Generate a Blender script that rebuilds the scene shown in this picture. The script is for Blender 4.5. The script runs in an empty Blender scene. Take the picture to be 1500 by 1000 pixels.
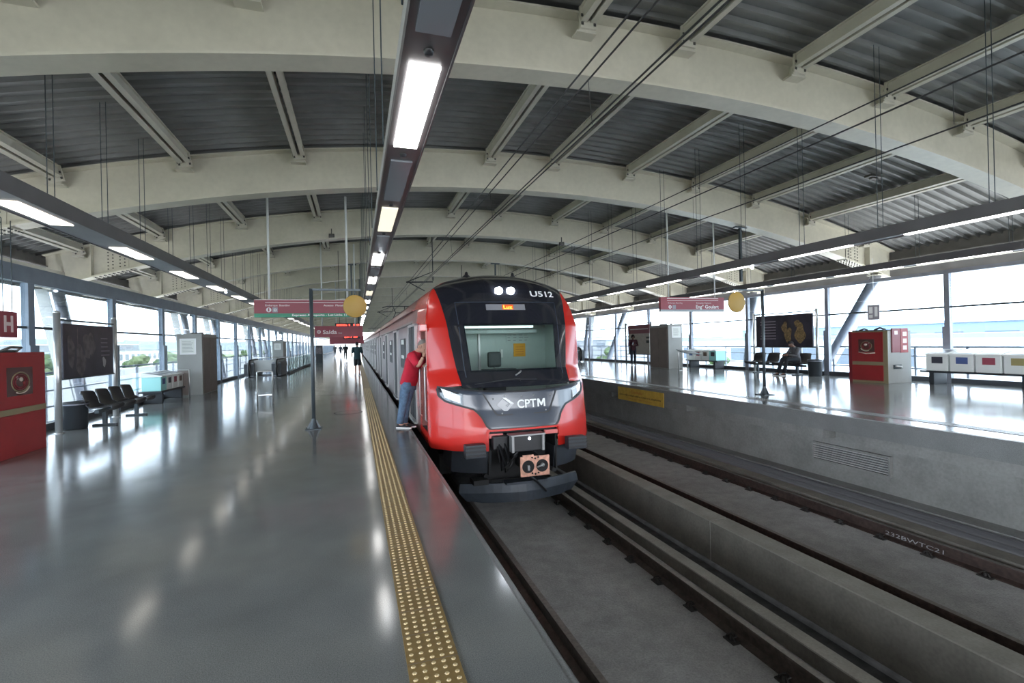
import bpy, bmesh, math, random
from mathutils import Vector, Matrix
random.seed(4)
SC = bpy.context.scene
COL = SC.collection
PI = math.pi

# ------------------------------------------------------------------ materials
MATS = {}
def mat(name, col, rough=.5, metal=0., spec=.5, coat=0., noise=None, emit=None, bump=None, rnoise=None):
    m = bpy.data.materials.new(name); m.use_nodes = True
    nt = m.node_tree; b = nt.nodes['Principled BSDF']
    b.inputs['Base Color'].default_value = (*col, 1)
    b.inputs['Roughness'].default_value = rough
    b.inputs['Metallic'].default_value = metal
    b.inputs['Specular IOR Level'].default_value = spec
    if coat:
        b.inputs['Coat Weight'].default_value = coat
        b.inputs['Coat Roughness'].default_value = .06
    tc = None
    if noise or bump or rnoise:
        tc = nt.nodes.new('ShaderNodeTexCoord')
    if noise:                       # (scale, amount, second scale, second amount)
        last = None
        for i in range(0, len(noise), 2):
            n = nt.nodes.new('ShaderNodeTexNoise'); n.inputs['Scale'].default_value = noise[i]
            n.inputs['Detail'].default_value = 4
            nt.links.new(tc.outputs['Object'], n.inputs['Vector'])
            r = nt.nodes.new('ShaderNodeMapRange')
            r.inputs['From Min'].default_value = .3; r.inputs['From Max'].default_value = .7
            r.inputs['To Min'].default_value = 1 - noise[i+1]; r.inputs['To Max'].default_value = 1 + noise[i+1]
            nt.links.new(n.outputs['Fac'], r.inputs['Value'])
            mx = nt.nodes.new('ShaderNodeMix'); mx.data_type = 'RGBA'; mx.blend_type = 'MULTIPLY'
            mx.inputs['Factor'].default_value = 1
            if last is None: mx.inputs['A'].default_value = (*col, 1)
            else: nt.links.new(last, mx.inputs['A'])
            nt.links.new(r.outputs['Result'], mx.inputs['B'])
            last = mx.outputs['Result']
        nt.links.new(last, b.inputs['Base Color'])
    if rnoise:
        n = nt.nodes.new('ShaderNodeTexNoise'); n.inputs['Scale'].default_value = rnoise[0]
        nt.links.new(tc.outputs['Object'], n.inputs['Vector'])
        r = nt.nodes.new('ShaderNodeMapRange')
        r.inputs['To Min'].default_value = rough - rnoise[1]; r.inputs['To Max'].default_value = rough + rnoise[1]
        nt.links.new(n.outputs['Fac'], r.inputs['Value']); nt.links.new(r.outputs['Result'], b.inputs['Roughness'])
    if bump:
        n = nt.nodes.new('ShaderNodeTexNoise'); n.inputs['Scale'].default_value = bump[0]; n.inputs['Detail'].default_value = 5
        nt.links.new(tc.outputs['Object'], n.inputs['Vector'])
        bp = nt.nodes.new('ShaderNodeBump'); bp.inputs['Strength'].default_value = bump[1]; bp.inputs['Distance'].default_value = .02
        nt.links.new(n.outputs['Fac'], bp.inputs['Height']); nt.links.new(bp.outputs['Normal'], b.inputs['Normal'])
    if emit:
        b.inputs['Emission Color'].default_value = (*emit[0], 1); b.inputs['Emission Strength'].default_value = emit[1]
    MATS[name] = m
    return m

def glass(name, tint, fac=.07):
    m = bpy.data.materials.new(name); m.use_nodes = True
    nt = m.node_tree; nt.nodes.remove(nt.nodes['Principled BSDF'])
    out = nt.nodes['Material Output']
    t = nt.nodes.new('ShaderNodeBsdfTransparent'); t.inputs['Color'].default_value = (*tint, 1)
    g = nt.nodes.new('ShaderNodeBsdfGlossy'); g.inputs['Roughness'].default_value = .02
    fr = nt.nodes.new('ShaderNodeLayerWeight'); fr.inputs['Blend'].default_value = .12
    r = nt.nodes.new('ShaderNodeMapRange'); r.inputs['To Min'].default_value = fac * .5; r.inputs['To Max'].default_value = .55
    nt.links.new(fr.outputs['Fresnel'], r.inputs['Value'])
    mx = nt.nodes.new('ShaderNodeMixShader')
    nt.links.new(r.outputs['Result'], mx.inputs['Fac']); nt.links.new(t.outputs[0], mx.inputs[1]); nt.links.new(g.outputs[0], mx.inputs[2])
    nt.links.new(mx.outputs[0], out.inputs['Surface'])
    MATS[name] = m
    return m

M = MATS
mat('granite', (.185, .193, .190), .135, noise=(160, .30, 2.2, .08, .35, .08), rnoise=(1.3, .045), spec=.75)
mat('edge_stone', (.19, .195, .195), .32, noise=(140, .25, 3, .1))
mat('tactile', (.27, .178, .062), .45, noise=(25, .14, 1.2, .16))
mat('dome', (.56, .43, .23), .4, noise=(30, .12))
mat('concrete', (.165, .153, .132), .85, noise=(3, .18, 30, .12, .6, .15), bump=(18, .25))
mat('concrete_lit_top', (.26, .245, .215), .85, noise=(4, .15, 40, .1))
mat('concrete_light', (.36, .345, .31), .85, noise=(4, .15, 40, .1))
mat('slab', (.33, .325, .32), .9, noise=(5, .13, 70, .18, .8, .12), bump=(40, .3))
mat('side_concrete', (.24, .24, .232), .85, noise=(2, .14, 25, .1), bump=(20, .2))
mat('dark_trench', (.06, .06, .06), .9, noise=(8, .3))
mat('rail_rust', (.068, .046, .040), .6, .4, noise=(20, .3, 3, .2))
mat('rail_brown', (.075, .058, .048), .55, .4, noise=(20, .3, 3, .2))
mat('rail_head', (.22, .20, .18), .42, .7, noise=(30, .2))
mat('clip', (.045, .042, .04), .6, .4)
mat('cable', (.055, .055, .06), .45)
mat('beam', (.60, .565, .465), .40, noise=(1.3, .06, 9, .04), bump=(6, .05))
mat('purlin', (.56, .53, .45), .5, noise=(2, .08))
mat('sheet', (.225, .225, .22), .55, .15, noise=(2, .12))
mat('bolt', (.10, .095, .09), .5, .5)
mat('eave', (.23, .215, .205), .6, noise=(2, .15))
mat('blue_steel', (.22, .27, .33), .45, .2, noise=(4, .1))
mat('grey_steel', (.24, .25, .29), .4, .4, noise=(4, .1))
mat('dark_steel', (.06, .075, .085), .4, .3)
mat('curb', (.055, .06, .07), .5)
mat('duct', (.17, .165, .175), .42, .3, noise=(1.5, .12))
mat('duct_light', (.40, .40, .39), .45)
mat('dead_panel', (.36, .39, .43), .16, .1)
mat('sensor', (.03, .03, .035), .3)
mat('lamp_on', (.9, .9, .9), .4, emit=((1, .985, .95), 7))
mat('lamp_dim', (.85, .83, .75), .4, emit=((1, .92, .72), .75))
mat('lamp_warm', (.9, .9, .9), .4, emit=((1, .93, .80), 2.0))
mat('beacon', (.9, .9, .9), .3, emit=((.85, .92, 1), 25))
mat('red_paint', (.50, .018, .012), .27, coat=.22, spec=.35, noise=(1.5, .05))
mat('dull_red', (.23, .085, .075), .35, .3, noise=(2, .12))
mat('pink_red', (.62, .16, .15), .3, coat=.4)
mat('train_grey', (.195, .160, .160), .36, .15, noise=(1.5, .1))
mat('train_frame', (.40, .39, .385), .35, .3)
mat('black_mask', (.014, .015, .021), .14, coat=.6, spec=.5)
mat('grey_mask', (.045, .055, .075), .16, coat=.25)
mat('rubber', (.012, .012, .014), .5)
mat('plow', (.036, .045, .058), .42, .2, noise=(4, .25), bump=(12, .06))
mat('skirt', (.025, .03, .038), .5, noise=(6, .2))
mat('under', (.012, .012, .013), .8)
mat('copper', (.56, .29, .21), .5, .15, noise=(20, .2, 5, .15))
mat('steel_bare', (.30, .30, .30), .35, .7)
mat('headlamp', (.9, .95, 1), .2, emit=((.86, .92, 1), 45))
mat('headlight_glass', (.40, .44, .50), .2, .3, emit=((.85, .92, 1), .12))
mat('headlight_lit', (.9, .85, .85), .2, emit=((1, .90, .88), 1.3))
mat('led_orange', (.5, .1, .02), .5, emit=((1, .30, .04), 3.2))
mat('led_back', (.30, .05, .01), .5, emit=((1, .14, .02), .45))
mat('led_panel', (.22, .22, .24), .35)
mat('led_red', (.5, .03, .02), .5, emit=((1, .05, .03), 4))
mat('cab_wall', (.42, .50, .47), .5, noise=(2, .06))
mat('cab_dark', (.03, .04, .04), .6)
mat('cab_lamp', (.9, .95, .95), .4, emit=((.86, 1, .97), 1.3))
mat('orange_paper', (.75, .36, .03), .7)
mat('paper', (.72, .74, .70), .7)
mat('paper_ink', (.25, .25, .25), .7)
mat('white_letter', (.80, .80, .80), .5)
mat('silver_letter', (.72, .74, .74), .4)
mat('faint_letter', (.42, .42, .43), .4)
mat('pale_letter', (.74, .62, .62), .5)
mat('sign_red', (.27, .042, .062), .45, noise=(3, .06))
mat('sign_green', (.025, .25, .14), .45)
mat('sign_grey', (.36, .42, .45), .5)
mat('sign_icon', (.32, .30, .34), .5)
mat('disc_yellow', (.34, .215, .045), .55, noise=(4, .05))
mat('disc_rim', (.35, .30, .2), .5)
mat('notice_yellow', (.56, .36, .055), .6, noise=(8, .12))
mat('notice_ink', (.08, .05, .02), .7)
mat('notice_ink_red', (.45, .13, .03), .7)
mat('cabinet_red', (.27, .020, .022), .42, noise=(3, .08))
mat('cabinet_dark', (.17, .012, .02), .45)
mat('cabinet_olive', (.23, .19, .11), .55)
mat('cabinet_pane', (.08, .035, .03), .15)
mat('hose', (.60, .50, .42), .7)
mat('booth', (.30, .305, .29), .5, noise=(2, .05))
mat('booth_brown', (.20, .165, .15), .55, noise=(3, .08))
mat('poster_dark', (.030, .026, .040), .35, noise=(2.2, .5))
mat('poster_shape', (.11, .095, .10), .5, noise=(7, .5))
mat('poster_gold', (.20, .135, .06), .5, noise=(18, .6))
mat('poster_text', (.22, .20, .24), .5)
mat('board_maroon', (.16, .045, .06), .5)
mat('board_map', (.38, .35, .31), .5, noise=(12, .12))
mat('seat_black', (.016, .016, .02), .38)
mat('bin_dark', (.025, .03, .036), .5)
mat('bin_white', (.78, .80, .78), .45)
mat('bin_teal', (.35, .72, .70), .45)
mat('bin_black', (.05, .05, .07), .5)
mat('bin_blue', (.08, .12, .30), .5)
mat('bin_red', (.34, .07, .10), .5)
mat('bin_yellow', (.36, .30, .13), .5)
mat('bin_brown', (.16, .10, .07), .5)
mat('tube_steel', (.55, .56, .56), .3, .7)
mat('escalator', (.33, .34, .33), .4, .3)
mat('white_pole', (.72, .74, .74), .45)
mat('skin', (.50, .27, .19), .6, noise=(20, .06))
mat('skin_dark', (.16, .085, .06), .6)
mat('shirt_red', (.50, .012, .035), .8, noise=(9, .12), bump=(14, .35))
mat('jeans', (.095, .155, .24), .85, noise=(14, .25, 50, .12), bump=(16, .4))
mat('shoe_black', (.018, .018, .022), .5)
mat('shoe_sole', (.75, .75, .73), .6)
mat('hair_grey', (.20, .17, .15), .8)
mat('hair_black', (.012, .010, .010), .7)
mat('cloth_black', (.012, .015, .02), .85)
mat('cloth_navy', (.02, .026, .045), .85)
mat('cloth_maroon', (.045, .010, .018), .85)
mat('cloth_teal', (.02, .05, .06), .85)
mat('cloth_grey', (.10, .10, .11), .85)
mat('cloth_white', (.7, .7, .7), .85)
mat('grass', (.10, .13, .045), .95, noise=(.08, .3, 1, .2))
mat('asphalt', (.16, .16, .16), .95, noise=(.05, .2))
mat('pale_yard', (.50, .52, .52), .95, noise=(.05, .15))
mat('hill_pale', (.24, .28, .29), 1, noise=(.01, .2))
mat('leaf', (.045, .075, .025), .9, noise=(1.5, .5))
mat('leaf_pale', (.09, .12, .05), .9, noise=(1.5, .5))
mat('bark', (.08, .06, .045), .95)
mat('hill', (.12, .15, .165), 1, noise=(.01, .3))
mat('bld_white', (.62, .62, .61), .8)
mat('bld_pale', (.52, .61, .66), .8)
mat('bld_blue', (.15, .205, .28), .7)
mat('bld_grey', (.24, .25, .27), .8)
mat('train_glass', (.010, .011, .013), .5, spec=.2)
mat('bld_glass', (.08, .10, .13), .3)
mat('parapet', (.60, .60, .59), .85, noise=(1, .1))
glass('pane_glass', (.80, .86, .90))
glass('cab_glass', (.80, .88, .86), .05)
glass('rail_glass', (.80, .88, .86), .08)

# ------------------------------------------------------------------ mesh builder
class MB:
    def __init__(s): s.v = []; s.f = []; s.m = []; s.sm = []; s.mats = []
    def mi(s, name):
        if name not in s.mats: s.mats.append(name)
        return s.mats.index(name)
    def add(s, verts, faces, m, smooth=False):
        o = len(s.v); k = s.mi(m)
        s.v += [tuple(v) for v in verts]
        for f in faces:
            s.f.append(tuple(i + o for i in f)); s.m.append(k); s.sm.append(smooth)
        return s
    def box(s, x0, x1, y0, y1, z0, z1, m, bev=0):
        if x0 > x1: x0, x1 = x1, x0
        if y0 > y1: y0, y1 = y1, y0
        if z0 > z1: z0, z1 = z1, z0
        if bev <= 0:
            V = [(x, y, z) for z in (z0, z1) for y in (y0, y1) for x in (x0, x1)]
            F = [(0, 2, 3, 1), (4, 5, 7, 6), (0, 1, 5, 4), (2, 6, 7, 3), (0, 4, 6, 2), (1, 3, 7, 5)]
            return s.add(V, F, m)
        b = min(bev, (x1-x0)*.49, (y1-y0)*.49, (z1-z0)*.49)
        bm = bmesh.new(); bmesh.ops.create_cube(bm, size=1)
        bmesh.ops.scale(bm, verts=bm.verts, vec=(x1-x0, y1-y0, z1-z0))
        bmesh.ops.translate(bm, verts=bm.verts, vec=((x0+x1)/2, (y0+y1)/2, (z0+z1)/2))
        bmesh.ops.bevel(bm, geom=bm.edges[:], offset=b, segments=2, affect='EDGES', profile=.6)
        return s.bm(bm, m, False)
    def bm(s, bm, m, smooth=True):
        bm.verts.ensure_lookup_table()
        for i, v in enumerate(bm.verts): v.index = i
        s.add([v.co[:] for v in bm.verts], [[v.index for v in f.verts] for f in bm.faces], m, smooth)
        bm.free(); return s
    def mesh(s, me, m, smooth=True, mw=None):
        mw = mw or Matrix()
        return s.add([(mw @ v.co)[:] for v in me.vertices], [tuple(p.vertices) for p in me.polygons], m, smooth)
    def bar(s, p, q, hx, hy, m):
        V = [(c[0]+dx*hx, c[1]+dy*hy, c[2]) for c in (p, q) for dx, dy in ((-1, -1), (1, -1), (1, 1), (-1, 1))]
        return s.add(V, [(0, 1, 2, 3), (7, 6, 5, 4)] + [(i, (i+1) % 4, 4+(i+1) % 4, 4+i) for i in range(4)], m)
    def quad(s, a, b, c, d, m): return s.add([a, b, c, d], [(0, 1, 2, 3)], m)
    def tube(s, pts, r, m, n=8, cap=True, smooth=True):
        pts = [Vector(p) for p in pts]
        rs = r if isinstance(r, (list, tuple)) else [r] * len(pts)
        rings = []; prev = None
        for i, p in enumerate(pts):
            t = (pts[min(i+1, len(pts)-1)] - pts[max(i-1, 0)]).normalized()
            if prev is None:
                a = Vector((0, 0, 1)) if abs(t.z) < .9 else Vector((1, 0, 0))
                u = t.cross(a).normalized()
            else:
                u = (prev - t * prev.dot(t)).normalized()
            prev = u; w = t.cross(u)
            rings.append([p + (u * math.cos(2*PI*k/n) + w * math.sin(2*PI*k/n)) * rs[i] for k in range(n)])
        V = [v for R in rings for v in R]; F = []
        for i in range(len(pts)-1):
            for k in range(n):
                F.append((i*n+k, i*n+(k+1) % n, (i+1)*n+(k+1) % n, (i+1)*n+k))
        s.add(V, F, m, smooth)
        if cap:
            o = len(s.v) - len(V); k = s.mi(m)
            s.f.append(tuple(o + i for i in reversed(range(n)))); s.m.append(k); s.sm.append(False)
            s.f.append(tuple(o + (len(pts)-1)*n + i for i in range(n))); s.m.append(k); s.sm.append(False)
        return s
    def prism(s, poly, a0, a1, axis, m):
        """poly: 2-D outline; axis 0: (y,z) along x; 1: (x,z) along y; 2: (x,y) along z"""
        def P(p, a): return ((a, p[0], p[1]), (p[0], a, p[1]), (p[0], p[1], a))[axis]
        n = len(poly)
        V = [P(p, a0) for p in poly] + [P(p, a1) for p in poly]
        F = [tuple(range(n)), tuple(reversed(range(n, 2*n)))]
        F += [(i, (i+1) % n + 0, (i+1) % n + n, i + n) for i in range(n)]
        return s.add(V, [tuple(reversed(f)) for f in F], m)
    def grid(s, rows, m, smooth=True, closed=False):
        n = len(rows[0]); V = [p for r in rows for p in r]; F = []
        for j in range(len(rows)-1):
            for i in range(n if closed else n-1):
                i2 = (i+1) % n
                F.append((j*n+i, j*n+i2, (j+1)*n+i2, (j+1)*n+i))
        return s.add(V, F, m, smooth)
    def lathe(s, prof, c, m, n=20, axis=2):
        rows = []
        for r, h in prof:
            row = []
            for k in range(n):
                a = 2*PI*k/n; p = (r*math.cos(a), r*math.sin(a), h)
                if axis == 1: p = (p[0], h, p[1])
                if axis == 0: p = (h, p[0], p[1])
                row.append((c[0]+p[0], c[1]+p[1], c[2]+p[2]))
            rows.append(row)
        return s.grid(rows, m, True, True)
    def ball(s, c, rx, ry, rz, m, nu=14, nv=9):
        rows = [[(c[0]+rx*math.sin(PI*j/nv)*math.cos(2*PI*i/nu), c[1]+ry*math.sin(PI*j/nv)*math.sin(2*PI*i/nu), c[2]+rz*math.cos(PI*j/nv))
                 for i in range(nu)] for j in range(nv+1)]
        return s.grid(rows, m, True, True)
    def build(s, name, parent=None, loc=None, fix=True):
        me = bpy.data.meshes.new(name)
        me.from_pydata(s.v, [], s.f)
        for n in s.mats: me.materials.append(M[n])
        me.polygons.foreach_set('material_index', s.m)
        me.polygons.foreach_set('use_smooth', s.sm)
        if fix:
            bm = bmesh.new(); bm.from_mesh(me); bmesh.ops.recalc_face_normals(bm, faces=bm.faces); bm.to_mesh(me); bm.free()
        me.update()
        o = bpy.data.objects.new(name, me); COL.objects.link(o)
        if parent: o.parent = parent
        if loc: o.location = loc
        return o

def tag(o, label=None, cat=None, group=None, kind=None):
    if label: o['label'] = label
    if cat: o['category'] = cat
    if group: o['group'] = group
    if kind: o['kind'] = kind
    return o
def thing(name, label, cat, loc=(0, 0, 0), group=None, rz=0):
    o = bpy.data.objects.new(name, None); COL.objects.link(o)
    o.location = loc; o.rotation_euler = (0, 0, rz); o.empty_display_size = .2
    return tag(o, label, cat, group)
def children(o): return [c for c in o.children]
def dup(o, loc=None, label=None, parent=None, skip=()):
    c = o.copy(); COL.objects.link(c)
    if parent: c.parent = parent
    if loc: c.location = loc
    if label: c['label'] = label
    for ch in children(o):
        if ch.name.split('.')[0] in skip: continue
        dup(ch, None, None, c)
    return c
def structure(mb, name, label, cat='structure'):
    o = mb.build(name); return tag(o, label, cat, None, 'structure')

_txt = {}
def text_mesh(s, size=1.0, bold=0.0):
    key = (s, bold)
    if key not in _txt:
        c = bpy.data.curves.new('txt', 'FONT'); c.body = s; c.size = 1; c.offset = bold; c.resolution_u = 3
        o = bpy.data.objects.new('txt', c); COL.objects.link(o)
        dg = bpy.context.evaluated_depsgraph_get(); dg.update()
        me = bpy.data.meshes.new_from_object(o.evaluated_get(dg))
        V = [v.co[:2] for v in me.vertices]; F = [tuple(p.vertices) for p in me.polygons]
        bpy.data.objects.remove(o); bpy.data.curves.remove(c); bpy.data.meshes.remove(me)
        _txt[key] = (V, F)
    V, F = _txt[key]
    x0 = min(v[0] for v in V); x1 = max(v[0] for v in V)
    return V, F, x0, x1
def add_text(mb, s, org, right, up, height, m, width=None, bold=0.0, center=False):
    """flat letters standing on org, `height` = cap height"""
    V, F, x0, x1 = text_mesh(s, 1, bold)
    k = height / .70
    kx = k if width is None else width / (x1 - x0)
    R = Vector(right).normalized(); U = Vector(up).normalized(); O = Vector(org)
    off = (x1 + x0) / 2 if center else x0
    mb.add([(O + R * ((v[0]-off) * kx) + U * (v[1] * k))[:] for v in V], F, m)
    return mb

# ------------------------------------------------------------------ camera
def make_camera():
    f = 720.; vx, vy = 522 - 750, 506 - 500; r = math.radians(1.3)
    c, s = math.cos(r), math.sin(r)
    u = vx*c - vy*s; up = -vx*s - vy*c
    n = math.sqrt(u*u + up*up + f*f); a = math.asin(-u/n); pp = math.atan2(-up, f)
    Rr = Vector((math.cos(a), -math.sin(a), 0)); F0 = Vector((math.sin(a), math.cos(a), 0)); Z = Vector((0, 0, 1))
    F = F0*math.cos(pp) + Z*math.sin(pp); U = -F0*math.sin(pp) + Z*math.cos(pp)
    I = Rr*c - U*s; J = Rr*s + U*c
    cd = bpy.data.cameras.new('camera'); cd.sensor_fit = 'HORIZONTAL'; cd.sensor_width = 36; cd.lens = 36*f/1500
    cd.clip_start = .05; cd.clip_end = 4000
    o = bpy.data.objects.new('camera', cd); COL.objects.link(o)
    m = Matrix.Identity(4)
    for i in range(3):
        m[i][0] = I[i]; m[i][1] = J[i]; m[i][2] = -F[i]
    m[0][3], m[1][3], m[2][3] = 0, 0, 1.6
    o.matrix_world = m
    SC.camera = o
make_camera()

# ------------------------------------------------------------------ world
w = bpy.data.worlds.new('overcast_sky'); SC.world = w; w.use_nodes = True
nt = w.node_tree; bg = nt.nodes['Background']
tc = nt.nodes.new('ShaderNodeTexCoord'); sx = nt.nodes.new('ShaderNodeSeparateXYZ')
nt.links.new(tc.outputs['Generated'], sx.inputs[0])
cr = nt.nodes.new('ShaderNodeValToRGB')
cr.color_ramp.elements[0].position = 0; cr.color_ramp.elements[0].color = (.86, .92, 1, 1)
cr.color_ramp.elements[1].position = .6; cr.color_ramp.elements[1].color = (.96, .98, 1, 1)
nt.links.new(sx.outputs['Z'], cr.inputs[0]); nt.links.new(cr.outputs[0], bg.inputs['Color'])
bg.inputs['Strength'].default_value = 10.0
SC.view_settings.view_transform = 'Standard'; SC.view_settings.look = 'None'
SC.view_settings.exposure = 0.36; SC.view_settings.gamma = 1; SC.view_settings.use_curve_mapping = False

# ------------------------------------------------------------------ dimensions
Y0, Y1 = -45., 168.
LE, RE, ZR = .96, 7.87, .21          # platform edges, height of the far platform
LW, RW = -6.2, 15.6                  # glass walls
CX, CZ, RS, RT = 4.55, -36.45, 42.0, 43.0     # roof arc
NEAR_C, FAR_C = 2.6, 6.2
def arc(x, r): return CZ + math.sqrt(r*r - (x-CX)**2)

# ------------------------------------------------------------------ floors and track bed
b = MB(); b.box(-6.75, LE-.04, Y0, Y1, -.30, 0, 'granite'); b.box(LE-.04, LE, Y0, Y1, -.30, -.004, 'edge_stone')
for y in (17.07, 31.2, 45.5):
    b.box(-6.1, LE-.05, y-.012, y+.012, .0004, .0012, 'bolt')
structure(b, 'floor', 'grey polished granite floor of the near platform', 'floor')
b = MB(); b.box(RE+.05, 16.2, Y0, Y1, ZR-.29, ZR, 'granite'); b.box(RE, RE+.05, Y0, Y1, ZR-.29, ZR-.004, 'edge_stone')
structure(b, 'floor', 'shiny granite floor of the opposite platform', 'floor')
b = MB()
b.box(-6.75, .75, Y0, Y1, -2.0, -.301, 'side_concrete')
structure(b, 'wall_near_platform', 'concrete side wall under the near platform edge', 'wall')
b = MB()
b.box(8.30, 16.2, Y0, Y1, -2.0, ZR-.291, 'side_concrete')
for k in range(-10, 30):             # stepped corbel under the far platform edge, cut by pockets
    yc = 6.4+3.85*k; b.box(8.0, 8.299, yc+.38, yc+3.85-.38, -.27, ZR-.291, 'side_concrete')
b.box(7.98, 8.299, Y0, Y1, -1.42, -1.04, 'side_concrete')
structure(b, 'wall_far_platform', 'concrete side wall under the opposite platform edge', 'wall')
b = MB()
b.box(.751, 3.83, Y0, Y1, -1.6, -1.25, 'slab')
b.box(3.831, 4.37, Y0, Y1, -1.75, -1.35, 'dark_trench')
b.box(4.66, 8.29, Y0, Y1, -1.6, -1.25, 'slab')
structure(b, 'floor_track_bed', 'grey concrete track bed between the platforms', 'floor')
b = MB(); b.box(3.68, 3.829, Y0, Y1, -1.249, -1.115, 'concrete'); b.box(3.678, 3.829, Y0, Y1, -1.115, -1.10, 'concrete_light')  # cap colour holds the light from above; body is brown with rail dust
structure(b, 'trim_near_curb', 'pale low concrete curb beside the near track', 'curb')
b = MB(); b.box(7.20, 7.45, Y0, Y1, -1.249, -1.08, 'concrete')
structure(b, 'trim_far_curb', 'low concrete curb beside the far track', 'curb')
b = MB(); y = Y0
while y < Y1:                        # wall cast in sections with a pale joint
    b.box(4.375, 4.65, y, y+4.18, -1.60, -.815, 'concrete'); b.box(4.375, 4.65, y, y+4.18, -.815, -.80, 'concrete_lit_top'); b.box(4.380, 4.645, y+4.18, y+4.2, -1.60, -.803, 'concrete_light'); y += 4.2  # thin cap paints the light on the wall top as paler concrete
structure(b, 'wall_track_divider', 'low concrete wall between the two tracks', 'wall')

# ------------------------------------------------------------------ tactile strips
def tactile(xc, z, y0, yd, y1, label, m='tactile', md='dome'):
    b = MB(); b.box(xc-.128, xc+.128, y0, y1, z+.0005, z+.006, m)
    n = int((yd-y0)/.05)
    seg = 6
    for j in range(n):
        y = y0+.025+j*.05
        for i in range(5):
            x = xc-.1+i*.05; V = []
            for r, h in ((.0125, .006), (.0085, .0105)):
                V += [(x+r*math.cos(2*PI*k/seg), y+r*math.sin(2*PI*k/seg), z+h) for k in range(seg)]
            F = [(k, (k+1) % seg, seg+(k+1) % seg, seg+k) for k in range(seg)] + [tuple(range(seg, 2*seg))]
            b.add(V, F, md)
    y = y0
    while y < min(yd, 20):
        b.box(xc-.128, xc+.128, y-.0015, y+.0015, z+.006, z+.0065, 'booth_brown'); y += .25
    o = b.build('tactile_strip', fix=False); tag(o, label, 'tactile paving')
tactile(.335, 0, 1.0, 19, 130, 'ochre tactile strip with raised dots along the near platform edge')
tactile(RE+.62, ZR, 3.0, 13, 110, 'grey dotted tactile strip along the edge of the opposite platform', 'edge_stone', 'granite')

# ------------------------------------------------------------------ rails
def rail(xc, label, clips, side, text=None):
    t = thing('track_rail', label, 'rail', (xc, 0, -1.25), 'running rails of the two tracks')
    prof = [(-.075, 0), (.075, 0), (.075, .012), (.012, .035), (.010, .115), (.036, .125), (.036, .160), (.030, .172), (-.030, .172), (-.036, .160), (-.036, .125), (-.010, .115), (-.012, .035), (-.075, .012)]
    b = MB(); b.prism(prof, Y0, Y1, 1, 'rail_rust' if xc > 5 else 'rail_brown'); o = b.build('rail_web', t)
    b = MB(); b.box(-.031, .031, Y0, Y1, .172, .174, 'rail_head'); b.build('running_surface', t)
    if clips:
        c = MB()
        c.box(-.15, .15, -.07, .07, .0, .014, 'clip')
        for s in (-1, 1):
            c.tube([(s*.12, -.05, .015), (s*.12, -.03, .05), (s*.07, -.02, .045), (s*.055, .0, .03), (s*.07, .03, .05), (s*.12, .04, .045), (s*.12, .055, .015)], .009, 'clip', 6)
            c.lathe([(.02, .014), (.02, .05), (.012, .055), (0.001, .055)], (s*.11, 0, 0), 'clip', 8)
        o0 = None
        for i in range(clips):
            if o0 is None: o0 = c.build('rail_clip', t, (0, 1.4, 0))
            else:
                d = o0.copy(); COL.objects.link(d); d.location = (0, 1.4+.6*i, 0)
    if text:
        b = MB(); add_text(b, text, (-.016, 5.0, .052), (0, -1, 0), (0.1, 0, 1), .05, 'faint_letter', .72)
        o = b.build('raised_lettering', t); o['label'] = 'faint raised white lettering on the rail web'
    return t
rail(NEAR_C-.81, 'near track rail beside the near platform edge', 0, 1)
rail(NEAR_C+.81, 'near track rail beside the pale curb, with spring clips', 26, -1)
rail(FAR_C-.81, 'far track rail hidden behind the dividing wall', 0, 1)
rail(FAR_C+.81, 'brown far track rail with faint lettering below the opposite platform', 40, -1, '232BWTC21')

# conduits under the opposite platform
for i, (x, z, r, lab) in enumerate(((7.56, -1.11, .075, 'black conduit pipe nearest the far track rail'), (7.73, -1.09, .08, 'middle black conduit pipe under the opposite platform'), (7.885, -1.10, .06, 'slim black conduit pipe against the opposite platform wall'))):
    b = MB(); b.tube([(x, Y0, z), (x, Y1, z)], r, 'cable', 10)
    o = b.build('conduit_pipe'); tag(o, lab, 'pipe', 'conduits along the far track')
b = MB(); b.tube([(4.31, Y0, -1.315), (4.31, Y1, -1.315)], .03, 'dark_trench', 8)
tag(b.build('conduit_pipe'), 'thin black cable lying in the trench beside the dividing wall', 'pipe')

# louvre and warning notice on the far platform side
t = thing('wall_louver', 'grey slatted vent on the opposite platform side wall', 'vent', (8.26, 6.5, -.58))
b = MB(); b.box(-.03, .035, -.72, .72, -.17, -.14, 'side_concrete'); b.box(-.03, .035, -.72, .72, .14, .17, 'side_concrete'); b.box(-.03, .035, -.72, -.69, -.14, .14, 'side_concrete'); b.box(-.03, .035, .69, .72, -.14, .14, 'side_concrete')
b.build('vent_frame', t)
b = MB(); b.box(.02, .03, -.69, .69, -.14, .14, 'dark_steel')
for i in range(7):
    z = -.12+i*.04
    b.box(-.024, .018, -.69, .69, z-.006, z+.012, 'duct_light')
b.build('slats', t, fix=False)
t = thing('warning_notice', 'yellow warning notice fixed under the opposite platform edge', 'sign', (RE-.025, 12.6, -.06))
b = MB(); b.box(0, .02, -1.2, 1.2, -.20, .19, 'notice_yellow'); b.build('panel', t)
b = MB()
add_text(b, 'Cuidado', (-.002, .12, .045), (0, -1, 0), (0, 0, 1), .085, 'notice_ink_red', .62, center=True)
add_text(b, 'com o vão e altura entre o trem e a plataforma', (-.002, 0, -.055), (0, -1, 0), (0, 0, 1), .055, 'notice_ink', 2.2, .02, center=True)
add_text(b, 'mind the gap between the train and the platform', (-.002, 0, -.135), (0, -1, 0), (0, 0, 1), .030, 'notice_ink_red', 1.3, center=True)
b.build('lettering', t)

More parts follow.
